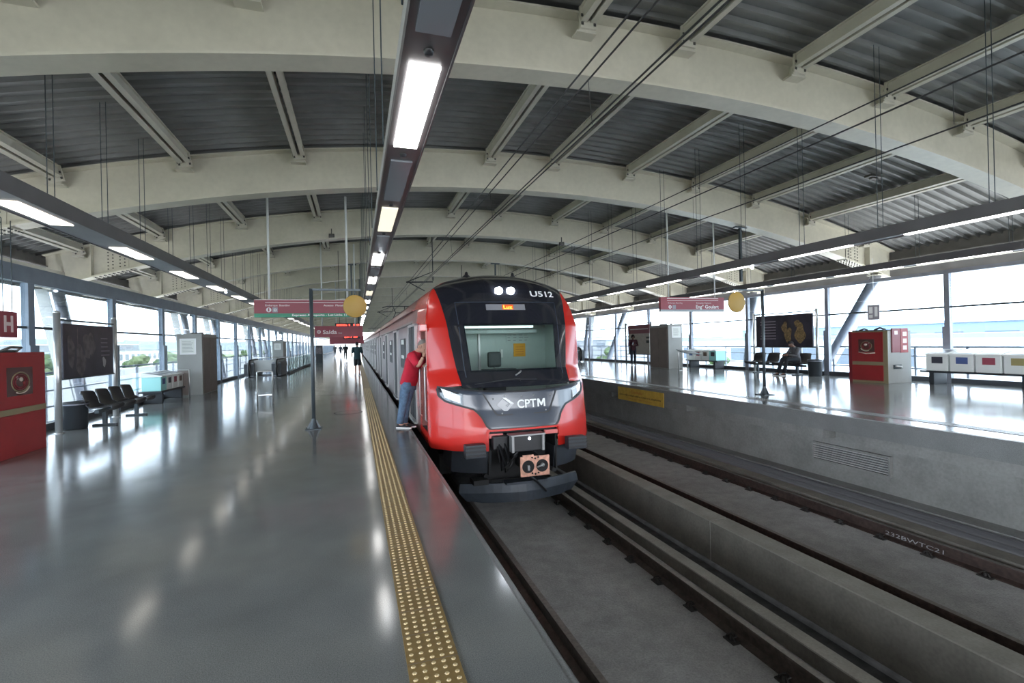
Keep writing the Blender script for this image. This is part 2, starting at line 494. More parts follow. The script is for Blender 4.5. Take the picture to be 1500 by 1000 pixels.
# ------------------------------------------------------------------ roof
PX = [-7.75, -5.7, -3.45, -1.18, 1.1, 3.37, 5.14, 7.43, 9.6, 11.8, 14.03, 16.4]
XE0, XE1 = CX-13.45, CX+13.45
def arcpts(r, x0, x1, n): return [(x0+(x1-x0)*i/n, arc(x0+(x1-x0)*i/n, r)) for i in range(n+1)]
def leg(t, s, xe, yb, prefix='support_leg'):
    zt = arc(xe, RS); xb = xe - s*.45
    b = MB(); b.tube([(xe, 0, zt), (xb, yb, -1.0)], .15, 'grey_steel', 12); b.box(xe-.22, xe+.22, -.19, .19, zt-.04, zt, 'beam')
    a = b.build(prefix, t)
    b = MB(); o = s*.42
    b.bar((xe+o, .1, zt-.05), (xb+o, yb+.1, -1.0), .15, .04, 'bld_white'); c = b.build('leg_fairing', t)
    return a, c
def arch_proto():
    t = thing('roof_arch', 'arched roof beam', 'beam', (0, 0, 0), 'cream arched roof beams')
    N = 56
    lo = arcpts(RS, XE0+.3, XE1-.3, N); hi = arcpts(RT-.06, XE0+.3, XE1-.3, N)
    b = MB()
    b.grid([[(x, -.012, z) for x, z in lo], [(x, -.012, z) for x, z in hi]], 'beam', False)
    b.grid([[(x, .012, z) for x, z in lo], [(x, .012, z) for x, z in hi]], 'beam', False)
    for x, z in lo[8:-8:6]:
        pass
    b.build('web', t, fix=False)
    def flange(name, r0, r1, hw):
        a = arcpts(r0, XE0+.3, XE1-.3, N); c = arcpts(r1, XE0+.3, XE1-.3, N)
        b = MB(); rows = [[(x, y, z) for x, z in L] for L, y in ((a, -hw), (a, hw), (c, hw), (c, -hw), (a, -hw))]
        b.grid(rows, 'beam', False); b.build(name, t)
    flange('lower_flange', RS, RS+.035, .20); flange('upper_flange', RT-.08, RT-.05, .20)
    # bolted end splices near both ends
    for s, x0 in ((-1, CX-11.1), (1, CX+11.1)):
        b = MB(); x1 = x0+s*.62
        for yy in (-.03,):
            P = [(x0, arc(x0, RS)+.08), (x1, arc(x1, RS)+.08), (x1, arc(x1, RT)-.2), (x0, arc(x0, RT)-.2)]
            b.add([(p[0], yy, p[1]) for p in P]+[(p[0], -.012, p[1]) for p in P], [(0, 1, 2, 3), (0, 1, 5, 4), (1, 2, 6, 5), (2, 3, 7, 6), (3, 0, 4, 7)], 'beam')
            for i in range(6):
                for q in (.10, .22, .40, .52):
                    x = x0+s*q; z = arc(x, RS)+.16+i*.10
                    b.lathe([(.018, -.03), (.018, -.05), (.001, -.052)], (x, 0, z), 'bolt', 6, 1)
        b.build('splice_plate', t)
        b = MB(); n = 8
        bl = [[(x0-s*.15+s*1.0*i/n, y, arc(x0-s*.15+s*1.0*i/n, RS)-d) for i in range(n+1)] for y, d in ((-.19, 0), (-.19, .02), (.19, .02), (.19, 0))]
        b.grid(bl, 'beam', False)
        for i in range(9):
            x = x0-s*.10+s*.9*i/8
            for yy in (-.15, -.06, .06, .15):
                b.lathe([(.020, -.02), (.020, -.045), (.001, -.047)], (x, yy, arc(x, RS)), 'bolt', 6)
        b.build('flange_splice', t)
        # stiffener where the end segment starts
        b = MB(); xs = CX+s*12.0
        b.box(xs-.012, xs+.012, -.19, .19, arc(xs, RS), arc(xs, RT)-.08, 'beam'); b.build('stiffener', t)
    # slanting support leg outside the glass, both sides
    # purlins of the bay beyond this arch
    for x in PX:
        z = arc(x, RT); sl = -(x-CX)/RT
        b = MB()
        for dx in (-.075, .075):
            b.box(dx-.045, dx+.045, .205, 5.295, -.235, -.21, 'purlin'); b.box(dx-.045, dx+.045, .205, 5.295, -.025, 0, 'purlin')
            b.box(dx-.012, dx+.012, .205, 5.295, -.21, -.025, 'purlin')
        for yy in (.205, 5.255):
            b.box(-.13, .13, yy, yy+.04, -.32, .0, 'purlin')
            for dx in (-.1, .1):
                b.box(dx-.018, dx+.018, yy-.012, yy+.055, -.16, -.12, 'bolt'); b.box(dx-.018, dx+.018, yy-.012, yy+.055, -.28, -.24, 'bolt')
        o = b.build('purlin', t, (x, 0, z)); o.rotation_euler = (0, math.asin((x-CX)/RT), 0)
        # seat bracket on the arch side facing the camera
        b = MB(); b.box(-.16, .16, -.20, -.0125, -.34, -.31, 'purlin'); b.box(-.012, .012, -.19, -.0125, -.31, -.09, 'purlin'); b.box(-.13, .13, -.205, -.195, -.31, -.10, 'purlin')
        for dx in (-.09, .09): b.box(dx-.017, dx+.017, -.222, -.205, -.23, -.19, 'bolt')
        b.build('purlin_bracket', t, (x, 0, z-.02))
    return t
ORD = ['first', 'second', 'third', 'fourth', 'fifth', 'sixth', 'seventh', 'eighth', 'ninth', 'tenth', 'eleventh', 'twelfth', 'thirteenth', 'fourteenth', 'fifteenth', 'sixteenth', 'seventeenth', 'eighteenth', 'nineteenth', 'twentieth']
AY = [6.8+5.5*k for k in range(28)]
pro = arch_proto(); pro.location = (0, AY[0], 0)
pro['label'] = 'nearest cream arched roof beam, crossing the top of the view'
bpy.context.view_layer.update()
for k in range(1, 28):
    far = k >= 9
    lab = f'cream arched roof beam, {ORD[k]} one from the camera' if k < 20 else 'distant cream arched roof beam near the far end of the station'
    d = dup(pro, (0, AY[k], 0), lab, skip=('purlin_bracket', 'splice_plate', 'flange_splice') if far else ())
    if k % 3:                        # two arches of three stand on slanting legs outside the glass
        leg(d, -1, XE0+.55, .75); leg(d, 1, XE1-.9, 2.6 if k % 3 == 1 else .25)
dup(pro, (0, 1.3, 0), 'cream arched roof beam right above the camera'); dup(pro, (0, -4.2, 0), 'cream arched roof beam just behind the camera')

b = MB(); pr = []
yy = -24.0; p = .275  # unseen roof end cut short here so sky light reaches train and track
while yy < AY[-1]+5.5:
    pr += [(yy, .0), (yy+.055, .0), (yy+.075, .07), (yy+.255, .07)]; yy += p
NX = 44; rows = []
for i in range(NX+1):
    x = XE0+(XE1-XE0)*i/NX
    rows.append([(x, y, arc(x, RT+.012+h)) for y, h in pr])
b.grid(rows, 'sheet', False)
o = b.build('ceiling', fix=False); tag(o, 'dark ribbed metal roof sheeting over the station', 'ceiling', None, 'structure')
for s, xe, nm in ((-1, XE0, 'trim_left_eave'), (1, XE1, 'trim_right_eave')):
    b = MB(); z = arc(xe, RT)
    b.box(xe-.06, xe+.06, -24, AY[-1]+5, 3.46, z+.16, 'eave'); b.box(xe-.35*s, xe, -24, AY[-1]+5, z-.30, z-.26, 'eave'); b.box(xe-.75*s, xe-.65*s, -24, AY[-1]+5, 3.75, 3.95, 'purlin')
    structure(b, nm, 'dark brown eave panel closing the %s roof edge' % ('near platform' if s < 0 else 'opposite platform'), 'trim')

# ------------------------------------------------------------------ glass walls
def glass_wall(xw, zf, y_first, step, n, inward, wmat, head, mull_w, side):
    b = MB(); y0 = y_first-step*3; y1 = y_first+step*(n-3)
    b.box(xw-.09, xw+.09, y0, y1, zf, zf+.13, 'curb'); b.box(xw-.07, xw+.07, y0, y1, head[0], head[1], wmat)
    structure(b, f'wall_{side}', f'dark curb and header of the {side} glass wall', 'wall')
    proto = None
    for k in range(n):
        y = y0+k*step
        t = bpy.data.objects.new(f'window_{k+1}' if side == 'left' else f'window_{k+101}', None); COL.objects.link(t); t.location = (xw, y, zf)
        tag(t, f'glazed bay {k+1} of the {side} platform glass wall', 'window', f'{side} wall glazing', 'structure')
        if proto is None:
            m = MB(); m.box(-.06, .06, -mull_w/2, mull_w/2, .13, head[0]-zf, wmat); 
            m.box(inward*.06, inward*.10, -mull_w*.72, mull_w*.72, .0, 1.75-zf, wmat)
            a = m.build('mullion', t)
            m = MB(); m.box(-.03, .03, mull_w/2, step-mull_w/2, 2.08-zf if zf == 0 else 2.27-zf, (2.08 if zf == 0 else 2.27)-zf+.05, 'dark_steel'); c = m.build('transom', t)
            m = MB(); m.box(-.006, .006, mull_w/2, step-mull_w/2, .13, head[0]-zf, 'pane_glass'); d = m.build('pane', t)
            proto = (a, c, d)
        else:
            for q in proto:
                e = q.copy(); COL.objects.link(e); e.parent = t
glass_wall(LW, 0., 12.2, 3.52, 45, 1, 'blue_steel', (2.98, 3.30), .20, 'left')
glass_wall(RW, ZR, 9.3, 3.64, 44, -1, 'grey_steel', (3.22, 3.32), .13, 'right')

# outside guard rails seen through the glass
def guard(x, z0, ztop, n, step, y0, label):
    t = thing('guard_railing', label, 'railing', (x, 0, z0))
    b = MB(); b.box(-.025, .025, y0, y0+n*step, ztop-z0-.05, ztop-z0, 'grey_steel'); b.box(-.02, .02, y0, y0+n*step, .35, .39, 'grey_steel'); b.box(-.02, .02, y0, y0+n*step, .75, .78, 'grey_steel'); b.build('rail', t)
    p0 = None
    for i in range(n):
        if p0 is None:
            m = MB(); m.box(-.03, .03, -.03, .03, -.6, ztop-z0, 'grey_steel'); p0 = m.build('post', t, (0, y0, 0))
        else:
            d = p0.copy(); COL.objects.link(d); d.location = (0, y0+i*step, 0)
guard(-7.2, -.1, 1.12, 60, 1.75, 6, 'grey metal guard railing outside the near platform glass')
guard(16.9, .1, 1.18, 60, 1.4, 4, 'grey metal guard railing outside the opposite platform glass')
b = MB(); b.box(-12.4, -12.1, -45, 150, -6, .62, 'parapet')
tag(b.build('viaduct_parapet'), 'white concrete parapet wall outside the near platform windows', 'wall')

# ------------------------------------------------------------------ hanging light strips
def hanger(t, x, y, z0, z1, r=.006, m='dark_steel'):
    b = MB(); b.tube([(0, 0, 0), (0, 0, z1-z0)], r, m, 5, False); return b.build('hanger', t, (x, y, z0))
def light_strip(name, label, xc, z, w, h, lamps, dead, y0, y1, lampmat, hang, body, lit_face=None, beacons=(), sensors=(), lamp_w=.7, side=0):
    t = thing(name, label, 'light strip', (xc, 0, z))
    b = MB(); b.box(-w/2, w/2, y0, y1, .012, h, body); b.box(-w/2-.012, -w/2, y0, y1, .0, h+.02, 'duct_light' if side else body); b.box(w/2, w/2+.012, y0, y1, 0, h+.02, body)
    b.build('housing', t)
    lp = {}
    for (y, L, m, ww) in lamps:
        key = (L, m, ww)
        if key not in lp:
            c = MB(); c.box(-w*ww/2, w*ww/2, 0, L, -.004, .0115, m); lp[key] = c.build('lamp_panel', t, (0, y, 0))
        else:
            d = lp[key].copy(); COL.objects.link(d); d.location = (0, y, 0)
    for y in sensors:
        c = MB(); c.lathe([(.001, -.012), (.022, -.012), (.028, .0115)], (0, 0, 0), 'sensor', 12); c.build('sensor', t, (0, y, 0))
    for y in beacons:
        c = MB(); c.ball((0, 0, -.035), .035, .035, .035, 'beacon', 10, 6); c.build('beacon', t, (w*.15, y, 0))
    p0 = {}
    for i, (dx, y) in enumerate(hang):
        zt = arc(xc+dx, RT)-.02
        if dx not in p0: p0[dx] = hanger(t, dx, y, h, zt-z)
        else:
            d = p0[dx].copy(); COL.objects.link(d); d.location = (dx, y, h)
    return t
lam = []
for i in range(40):
    y = 2.75+2.98*i
    m = 'lamp_dim' if i in (1, 4, 7) else 'lamp_on'
    lam.append((y, 1.18, m, .66)); lam.append((y+1.49, 1.18, 'dead_panel', .66))
lam.append((1.30, 1.15, 'dead_panel', .66))
light_strip('light_strip', 'grey hanging light strip running along the near platform edge', .40, 3.15, .27, .085, lam, None, -4, 122, 'lamp_on',
            [(-.155, 2.4+1.49*i+(.25 if i % 2 else 0)) for i in range(46)], 'duct', beacons=(8.9, 28), sensors=[2.62+1.49*i for i in range(16)], side=1)
lamL = [(7.55+3.0*i, 1.25, 'lamp_warm', .55) for i in range(36)] + [(1.55+3.0*i, 1.25, 'lamp_warm', .55) for i in range(2)]
light_strip('light_strip', 'grey hanging light strip over the middle of the near platform', -4.05, 3.45, .50, .20, lamL, None, -4, 122, 'lamp_warm',
            [(dx, 5.2+1.5*i) for i in range(34) for dx in (.12, .2)], 'duct', beacons=(17.9, 30, 41))
lamA = [(4.0+2.4*i, 1.5, 'lamp_on', .5) for i in range(46)]
light_strip('light_strip', 'dark hanging light strip over the edge of the opposite platform', 8.30, 3.15, .22, .16, lamA, None, -4, 122, 'lamp_on',
            [(dx, 4.4+1.5*i) for i in range(34) for dx in (-.05, .07)], 'duct', beacons=(8.7,))
lamB = [(5.0+2.4*i, 2.0, 'lamp_on', .45) for i in range(46)]
light_strip('light_strip', 'dark hanging light strip near the glass wall of the opposite platform', 14.6, 3.45, .24, .17, lamB, None, -4, 122, 'lamp_on',
            [(dx, 5.4+2.0*i) for i in range(28) for dx in (-.06, .08)], 'duct', beacons=(16.2,))

# ------------------------------------------------------------------ overhead wires
def wire(x, z, r, label, sag=0, drop=None, y0=-6, y1=130):
    t = thing('overhead_wire', label, 'wire', (x, 0, z), 'overhead line wires')
    b = MB(); n = 24
    b.tube([(0, y0+(y1-y0)*i/n, 0) for i in range(n+1)], r, 'cable', 5, False); b.build('wire', t)
    if drop:
        p0 = None
        for i in range(16):
            if p0 is None:
                c = MB(); c.tube([(0, 0, 0), (drop[2]*.4, 0, -drop[0])], .004, 'cable', 4, False); p0 = c.build('dropper', t, (0, drop[1], 0))
            else:
                d = p0.copy(); COL.objects.link(d); d.location = (0, drop[1]+4.3*i, 0)
wire(2.40, 4.52, .011, 'left upper messenger wire above the near track')
wire(2.58, 4.56, .011, 'right upper messenger wire above the near track', drop=(.5, 5.05, .1))
wire(2.57, 4.04, .010, 'left of the two contact wires above the near track')
wire(2.63, 4.04, .010, 'right of the two contact wires above the near track')
wire(6.2, 4.50, .010, 'topmost wire above the far track')
wire(6.2, 4.29, .012, 'middle messenger wire above the far track', drop=(.45, 3.6, 0))
wire(6.2, 3.81, .010, 'lower contact wire above the far track')
for x0, x1, y, side in ((2.0, 3.1, 20.5, 'near'), (1.6, 2.75, 39.5, 'near'), (7.2, 6.0, 28.5, 'far')):
    t = thing('catenary_arm', f'thin bracket arm holding the {side} track wires, ' + ('behind the train cab' if y < 21 else 'farther along the train roof' if side == 'near' else 'under the roof arches'), 'bracket', (0, y, 0))
    b = MB(); b.tube([(x0, 0, 4.15), (x1, 0, 4.18)], .03, 'cable', 6); b.tube([(x0, 0, 4.15), (x1, 0, 4.6), (x1, 0, 6.2)], .022, 'cable', 6); b.tube([(x0+.1, 0, 4.15), ((x0+x1)/2+.2, 0, 3.8)], .02, 'cable', 6); b.build('arm', t)
    b = MB()
    for i in range(3): b.lathe([(.02, 0), (.06, .02), (.02, .04)], (x1, 0, 4.24+.06*i), 'sensor', 10)
    b.build('insulator', t)

# ------------------------------------------------------------------ train
TC = 2.6
def interp(x, X, Y):
    if x <= X[0]: return Y[0]
    for i in range(len(X)-1):
        if x <= X[i+1]: return Y[i]+(Y[i+1]-Y[i])*(x-X[i])/(X[i+1]-X[i])
    return Y[-1]
ZC = [-.6, -.2, .2, .5, .78, .90, 1.13, 1.9, 2.3, 2.55, 2.7, 2.8, 2.88, 2.95]
YC = [7.7, 7.62, 7.64, 7.70, 7.74, 7.80, 8.0, 8.25, 8.40, 8.55, 8.72, 8.9, 9.15, 9.6]
ZW = [-.6, -.3, -.1, 1.2, 1.9, 2.3, 2.55, 2.65, 2.75, 2.85, 2.92, 2.95]
WW = [1.35, 1.40, 1.45, 1.45, 1.43, 1.38, 1.29, 1.2, 1.03, .75, .4, .05]
def W_(z): return interp(z, ZW, WW)
def NY(a, z):
    t = min(abs(a)/W_(z), 1); return interp(z, ZC, YC)+interp(z, [.9, 1.2, 1.55, 1.9, 2.3], [.68, .60, .48, .37, .44])*t**3.2
def NP(a, z, off=0.):
    """point of the nose surface, pushed out by off"""
    if off:
        e = .01; g = Vector(((NY(a+e, z)-NY(a-e, z))/(2*e), -1, (NY(a, z+e)-NY(a, z-e))/(2*e))).normalized()
        return (TC+a+g.x*off, NY(a, z)+g.y*off, z+g.z*off)
    return (TC+a, NY(a, z), z)
def patch(mb, zs, fl, fr, m, off, nx=14, rim=True):
    rows = []
    for z in zs:
        l, r = fl(z), fr(z); rows.append([NP(l+(r-l)*i/nx, z, off) for i in range(nx+1)])
    mb.grid(rows, m, True)
    if rim:                                        # turned-in edge gives the panel a thickness
        back = [[NP(fl(z), z, 0) for z in zs], [NP(fr(z), z, 0) for z in zs]]
        mb.grid([[r[0] for r in rows], back[0]], m, False); mb.grid([[r[-1] for r in rows], back[1]], m, False)
        for j, z in ((0, zs[0]), (-1, zs[-1])):
            l, r = fl(z), fr(z); mb.grid([rows[j], [NP(l+(r-l)*i/nx, z, 0) for i in range(nx+1)]], m, False)
    return mb
def lin(a, b, n): return [a+(b-a)*i/n for i in range(n+1)]
def strip_patch(mb, pts, hw, m, off):
    """thin line on the nose along pts (a,z)"""
    rows = []
    for i, p in enumerate(pts):
        q0 = pts[max(i-1, 0)]; q1 = pts[min(i+1, len(pts)-1)]
        d = Vector((q1[0]-q0[0], q1[1]-q0[1])).normalized(); n = Vector((-d.y, d.x))*hw
        rows.append([NP(p[0]+n.x, p[1]+n.y, off), NP(p[0]-n.x, p[1]-n.y, off)])
    mb.grid(rows, m, True)

train = thing('passenger_train', 'red and grey passenger train standing at the near platform', 'train', (0, 0, 0))
maskA = lambda z: interp(z, [.80, .9, 1.16, 1.5, 2.05, 2.4, 2.62, 2.75, 2.85, 2.92, 2.95], [.95, .955, .995, 1.05, 1.12, 1.18, 1.225, .96, .70, .375, .045])
lowA = lambda z: interp(z, [.20, .24, .39, .47, .525, .56, .64, .73, .86], [.565, .615, .685, .75, .81, .94, 1.20, 1.30, 1.315])
CARF = 11.0                                          # where the moulded cab ends
# red shell: from the mask edge round to the side of the cab, both sides
b = MB()
dz0, dz1, dy0, dy1 = .08, 1.88, 8.62, 9.27           # cab door opening in the platform side
zl = sorted(set([-.15, -.1, 0, .1, .2] + lin(.2, .9, 14) + lin(.9, 2.62, 30) + [2.66, 2.7, 2.75, 2.8, 2.85, 2.89, 2.92, 2.95, dz0, dz1]))
for s in (-1, 1):
    rows = []
    for z in zl:
        W = W_(z)
        if z <= .2: inner = .62 if z < .05 else .62-(.62-.0)*0
        inner = .60 if z < .2 else (lowA(z) if z < .86 else maskA(z))
        if z >= .86 and z < .9: inner = lowA(.86)+(maskA(.9)-lowA(.86))*(z-.86)/.04
        ts = [inner+(W*.9-inner)*i/8 if inner < W*.9 else inner for i in range(9)]
        row = [NP(s*a, z) for a in ts] + [NP(s*(W*.9+W*.1*i/5), z) for i in range(1, 6)]
        ye = row[-1][1]
        ys = [dy0-.001, dy0] + lin(dy0, dy1, 3)[1:] + [9.6, 10.2, CARF]
        row += [(TC+s*W, max(y, ye), z) for y in ys]
        rows.append(row)
    n = len(rows[0]); V = [p for r in rows for p in r]; F = []; Fm = []
    for j in range(len(rows)-1):
        for i in range(n-1):
            f = (j*n+i, j*n+i+1, (j+1)*n+i+1, (j+1)*n+i)
            c = [sum(V[k][q] for k in f)/4 for q in range(3)]
            if c[1] > dy0 and c[1] < dy1 and dz0 < c[2] < dz1 and abs(c[0]-TC) > 1.32: continue
            F.append(f)
    for f in F:
        c = [sum(V[k][q] for k in f)/4 for q in range(3)]
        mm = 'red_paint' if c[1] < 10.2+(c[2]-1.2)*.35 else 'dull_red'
        b.add([V[k] for k in f], [(0, 1, 2, 3)], mm, True)
o = b.build('nose_shell', train)
bm = bmesh.new(); bm.from_mesh(o.data); bmesh.ops.remove_doubles(bm, verts=bm.verts, dist=.0004); bmesh.ops.recalc_face_normals(bm, faces=bm.faces); bm.to_mesh(o.data); bm.free()
o['label'] = 'glossy red moulded cab shell'
# underside rim of the red shell
b = MB()
for s in (-1, 1):
    pts = [NP(s*(.60+.84*i/16), -.15) for i in range(17)] + [(TC+s*1.44, 9.2, -.15), (TC+s*1.44, CARF, -.15)]
    b.grid([pts, [(TC+(p[0]-TC)*.93, p[1]+.12, p[2]-.03) for p in pts]], 'red_paint', True)
b.build('shell_rim', train)
# windscreen surround (black), with the opening left free
winA = lambda z: interp(z, [1.13, 1.5, 1.9], [.765, .79, .82])
glsA = lambda z: interp(z, [1.02, 2.31], [.865, .935])
b = MB(); OF = .012
zt = lin(1.9, 2.62, 10) + [2.66, 2.7, 2.75, 2.8, 2.85, 2.89, 2.92, 2.95]
patch(b, zt, lambda z: -maskA(z), maskA, 'black_mask', OF, 30)
patch(b, lin(.86, 1.13, 6), lambda z: -maskA(max(z, .9)), lambda z: maskA(max(z, .9)), 'black_mask', OF, 30)
patch(b, lin(1.13, 1.9, 10), lambda z: -maskA(z), lambda z: -winA(z), 'black_mask', OF, 4)
patch(b, lin(1.13, 1.9, 10), winA, maskA, 'black_mask', OF, 4)
b.build('windscreen_surround', train)
b = MB(); patch(b, lin(1.10, 1.93, 8), lambda z: -winA(z)-.02, lambda z: winA(z)+.02, 'cab_glass', .016, 10, False); b.build('windscreen', train)
b = MB()                                              # seam of the one-piece windscreen pane
P = [(-glsA(1.02), 1.02)] + [(-glsA(z), z) for z in lin(1.1, 2.31, 10)] + [(a, 2.31) for a in lin(-.93, .93, 12)] + [(glsA(z), z) for z in lin(2.31, 1.02, 10)]
strip_patch(b, P, .007, 'grey_mask', .0145); b.build('windscreen_seam', train)
# grey panel under the windscreen
b = MB(); zs = lin(.20, .56, 16) + lin(.56, .86, 8)[1:]
def top_z(a): return .775+.09*(min(abs(a), 1.3)/1.3)**2
rows = []
for j, v in enumerate(lin(0, 1, 26)):
    row = []
    for i in range(31):
        u = -1+2*i/30
        zb = .20+.66*v; a = u*lowA(zb); zz = .195+(top_z(a)-.195)*v
        a = u*lowA(zz); row.append(NP(a, zz, .014))
    rows.append(row)
b.grid(rows, 'grey_mask', True)
b.build('front_panel', train)
b = MB()
edge = [(-lowA(z), z) for z in lin(.845, .20, 26)] + [(a, .195) for a in lin(-.55, .55, 8)] + [(lowA(z), z) for z in lin(.20, .845, 26)]
strip_patch(b, edge, .014, 'rubber', .022)
strip_patch(b, [(a, top_z(a)+.006) for a in lin(-1.31, 1.31, 30)], .013, 'rubber', .022); b.build('panel_seal', train)
# access hatch with the operator's name
t2 = MB(); strip_patch(t2, [(-.65, .765), (-.47, .445), (-.44, .42), (-.40, .412), (.40, .415), (.44, .425), (.47, .45), (.62, .765)], .011, 'rubber', .024)
hatch = t2.build('access_hatch', train)
b = MB()
for a, z in ((-.50, .68), (-.36, .44), (.40, .455), (.50, .70), (-.02, .70), (-.30, .72), (.2, .71)):
    p = NP(a, z, .018); b.lathe([(.014, 0), (.014, -.006), (.001, -.007)], p, 'steel_bare', 8, 1)
b.build('bolt_heads', hatch)
def nose_text(mb, s, a0, z0, w, h, m, off=.024, bold=0., shear=0):
    V, F, x0, x1 = text_mesh(s, 1, bold); kx = w/(x1-x0); kz = h/.70
    mb.add([NP(a0+(v[0]-x0)*kx, z0+v[1]*kz, off) for v in V], F, m)
b = MB(); nose_text(b, 'CPT', -.10, .515, .335, .13, 'silver_letter', bold=.02)
MP = [(0, 0), (0, 1), (.26, 1), (.5, .48), (.74, 1), (1, 1), (1, 0), (.79, 0), (.79, .62), (.57, .14), (.43, .14), (.21, .62), (.21, 0)]
b.add([NP(.253+.142*u, .515+.13*v, .024) for u, v in MP], [(0, 1, 2, 11, 12), (2, 3, 10, 11), (3, 4, 8, 9), (3, 9, 10), (4, 5, 6, 7, 8)], 'silver_letter'); b.build('operator_lettering', hatch)
b = MB()
def nose_poly(mb, pts, m, off=.022): mb.add([NP(a, z, off) for a, z in pts], [tuple(range(len(pts)))], m)
nose_poly(b, [(-.44, .575), (-.385, .635), (-.27, .535), (-.325, .475)], 'faint_letter')
nose_poly(b, [(-.385, .635), (-.345, .675), (-.255, .60), (-.30, .56)], 'faint_letter', .023)
nose_poly(b, [(-.345, .69), (-.29, .69), (-.15, .59), (-.215, .59)], 'silver_letter', .024)
nose_poly(b, [(-.15, .59), (-.27, .475), (-.325, .475), (-.215, .59)], 'faint_letter', .0235)
b.build('arrow_emblem', hatch)
b = MB(); nose_text(b, 'U512', .455, 2.415, .50, .105, 'white_letter', bold=.02); b.build('unit_number', train)
# destination display behind the glass
b = MB(); patch(b, [2.165, 2.27], lambda z: -.415, lambda z: .305, 'led_panel', .017, 10); disp = b.build('destination_display', train)
b = MB(); patch(b, [2.172, 2.263], lambda z: -.125, lambda z: .085, 'led_back', .0185, 4, False); nose_text(b, 'Luz', -.10, 2.185, .165, .062, 'led_orange', .021, .03); b.build('lit_destination', disp)
# twin head lamps on the forehead
for a in (-.135, .09):
    b = MB(); p = NP(a, 2.522, .012); b.lathe([(.001, -.05), (.052, -.05), (.066, -.044), (.07, .06)], (p[0], p[1], p[2]), 'headlamp', 20, 1); b.build('head_lamp', train)
# corner light clusters
for s in (-1, 1):
    def quadpatch(mb, c, m, off, n=8):
        rows = []
        for j in range(n+1):
            v = j/n; row = []
            for i in range(n+1):
                u = i/n
                a = (1-u)*((1-v)*c[0][0]+v*c[3][0])+u*((1-v)*c[1][0]+v*c[2][0]); z = (1-u)*((1-v)*c[0][1]+v*c[3][1])+u*((1-v)*c[1][1]+v*c[2][1])
                row.append(NP(s*a, z, off))
            rows.append(row)
        mb.grid(rows, m, True)
    b = MB(); quadpatch(b, [(1.30, .875), (.955, .765), (.955, .585), (1.235, .675)], 'black_mask', .017); hl = b.build('light_cluster', train)
    b = MB(); quadpatch(b, [(1.262, .852), (.985, .745), (.985, .612), (1.215, .705)], 'silver_letter', .019); quadpatch(b, [(1.245, .838), (1.0, .735), (1.0, .630), (1.205, .712)], 'headlight_glass', .021); b.build('lens', hl)
    b = MB(); quadpatch(b, [(1.24, .832), (1.12, .785), (1.12, .685), (1.205, .718)], 'headlight_lit', .0225); b.build('lit_lamp', hl)
# wiper
b = MB(); b.tube([NP(-.05, 1.02, .03), NP(.02, 1.05, .05), NP(.06, 1.08, .045)], .014, 'steel_bare', 6); b.tube([NP(.0, .93, .02), NP(.0, .96, .05), NP(-.45, .93, .045)], .009, 'rubber', 6); b.tube([NP(-.75, .905, .03), NP(-.2, .96, .035), NP(.3, .945, .03)], .007, 'rubber', 5); b.build('wiper', train)
# cab interior seen through the windscreen
cab = MB()
cab.box(TC-1.30, TC+1.30, 9.95, 10.0, .1, 2.5, 'cab_wall'); cab.box(TC-1.33, TC-1.30, 9.2, 10, .1, 2.2, 'cab_wall'); cab.box(TC+1.30, TC+1.33, 8.8, 10, .1, 2.2, 'cab_wall'); cab.box(TC-1.3, TC+1.3, 8.75, 10, 2.2, 2.23, 'cab_wall')
cab.box(TC-1.25, TC+1.25, 8.35, 10, .05, .1, 'cab_dark'); 
cabin = cab.build('cab_lining', train)
b = MB(); b.box(TC-1.05, TC+1.05, 8.32, 8.75, .85, 1.10, 'cab_dark', .03); b.box(TC-.5, TC+.1, 8.28, 8.5, 1.10, 1.135, 'cab_dark', .02); b.build('driver_desk', cabin)
b = MB(); b.box(TC-.98, TC+.80, 9.30, 9.36, 1.885, 1.925, 'cab_lamp'); b.build('cab_lamp_tube', cabin)
b = MB(); b.box(TC-.98, TC+.80, 9.1, 9.15, 1.77, 1.845, 'cab_wall', .02); b.build('sun_blind', cabin)
b = MB(); b.box(TC-.20, TC+.07, 9.1, 9.22, 1.12, 1.42, 'cab_dark', .05); b.box(TC-.30, TC+.14, 9.05, 9.2, .5, 1.08, 'cab_dark', .05); b.tube([(TC-.07, 9.15, 1.05), (TC-.07, 9.15, 1.2)], .02, 'steel_bare', 8); b.build('driver_seat', cabin)
b = MB(); b.box(TC-.16, TC+.18, 9.90, 9.949, .1, 2.1, 'cab_wall', .01); b.box(TC-.2, TC-.16, 9.88, 9.949, .1, 2.15, 'train_frame'); b.box(TC+.28, TC+.33, 9.9, 9.949, 1.28, 1.45, 'paper'); b.build('cab_door', cabin)
b = MB(); b.box(TC+.58, TC+.84, 9.93, 9.948, 1.29, 1.57, 'orange_paper')
for i in range(4): b.box(TC+.62, TC+.80, 9.926, 9.93, 1.34+.05*i, 1.348+.05*i, 'notice_ink_red')
b.build('orange_notice', cabin)
b = MB(); b.box(TC+.42, TC+.96, 9.935, 9.948, 1.60, 1.78, 'cab_wall')
for r_ in range(3):
    for i in range(4): b.box(TC+.45+.125*i, TC+.45+.125*i+random.uniform(.05, .10), 9.931, 9.935, 1.63+.055*r_, 1.642+.055*r_, 'paper_ink')
b.build('wall_placard', cabin)
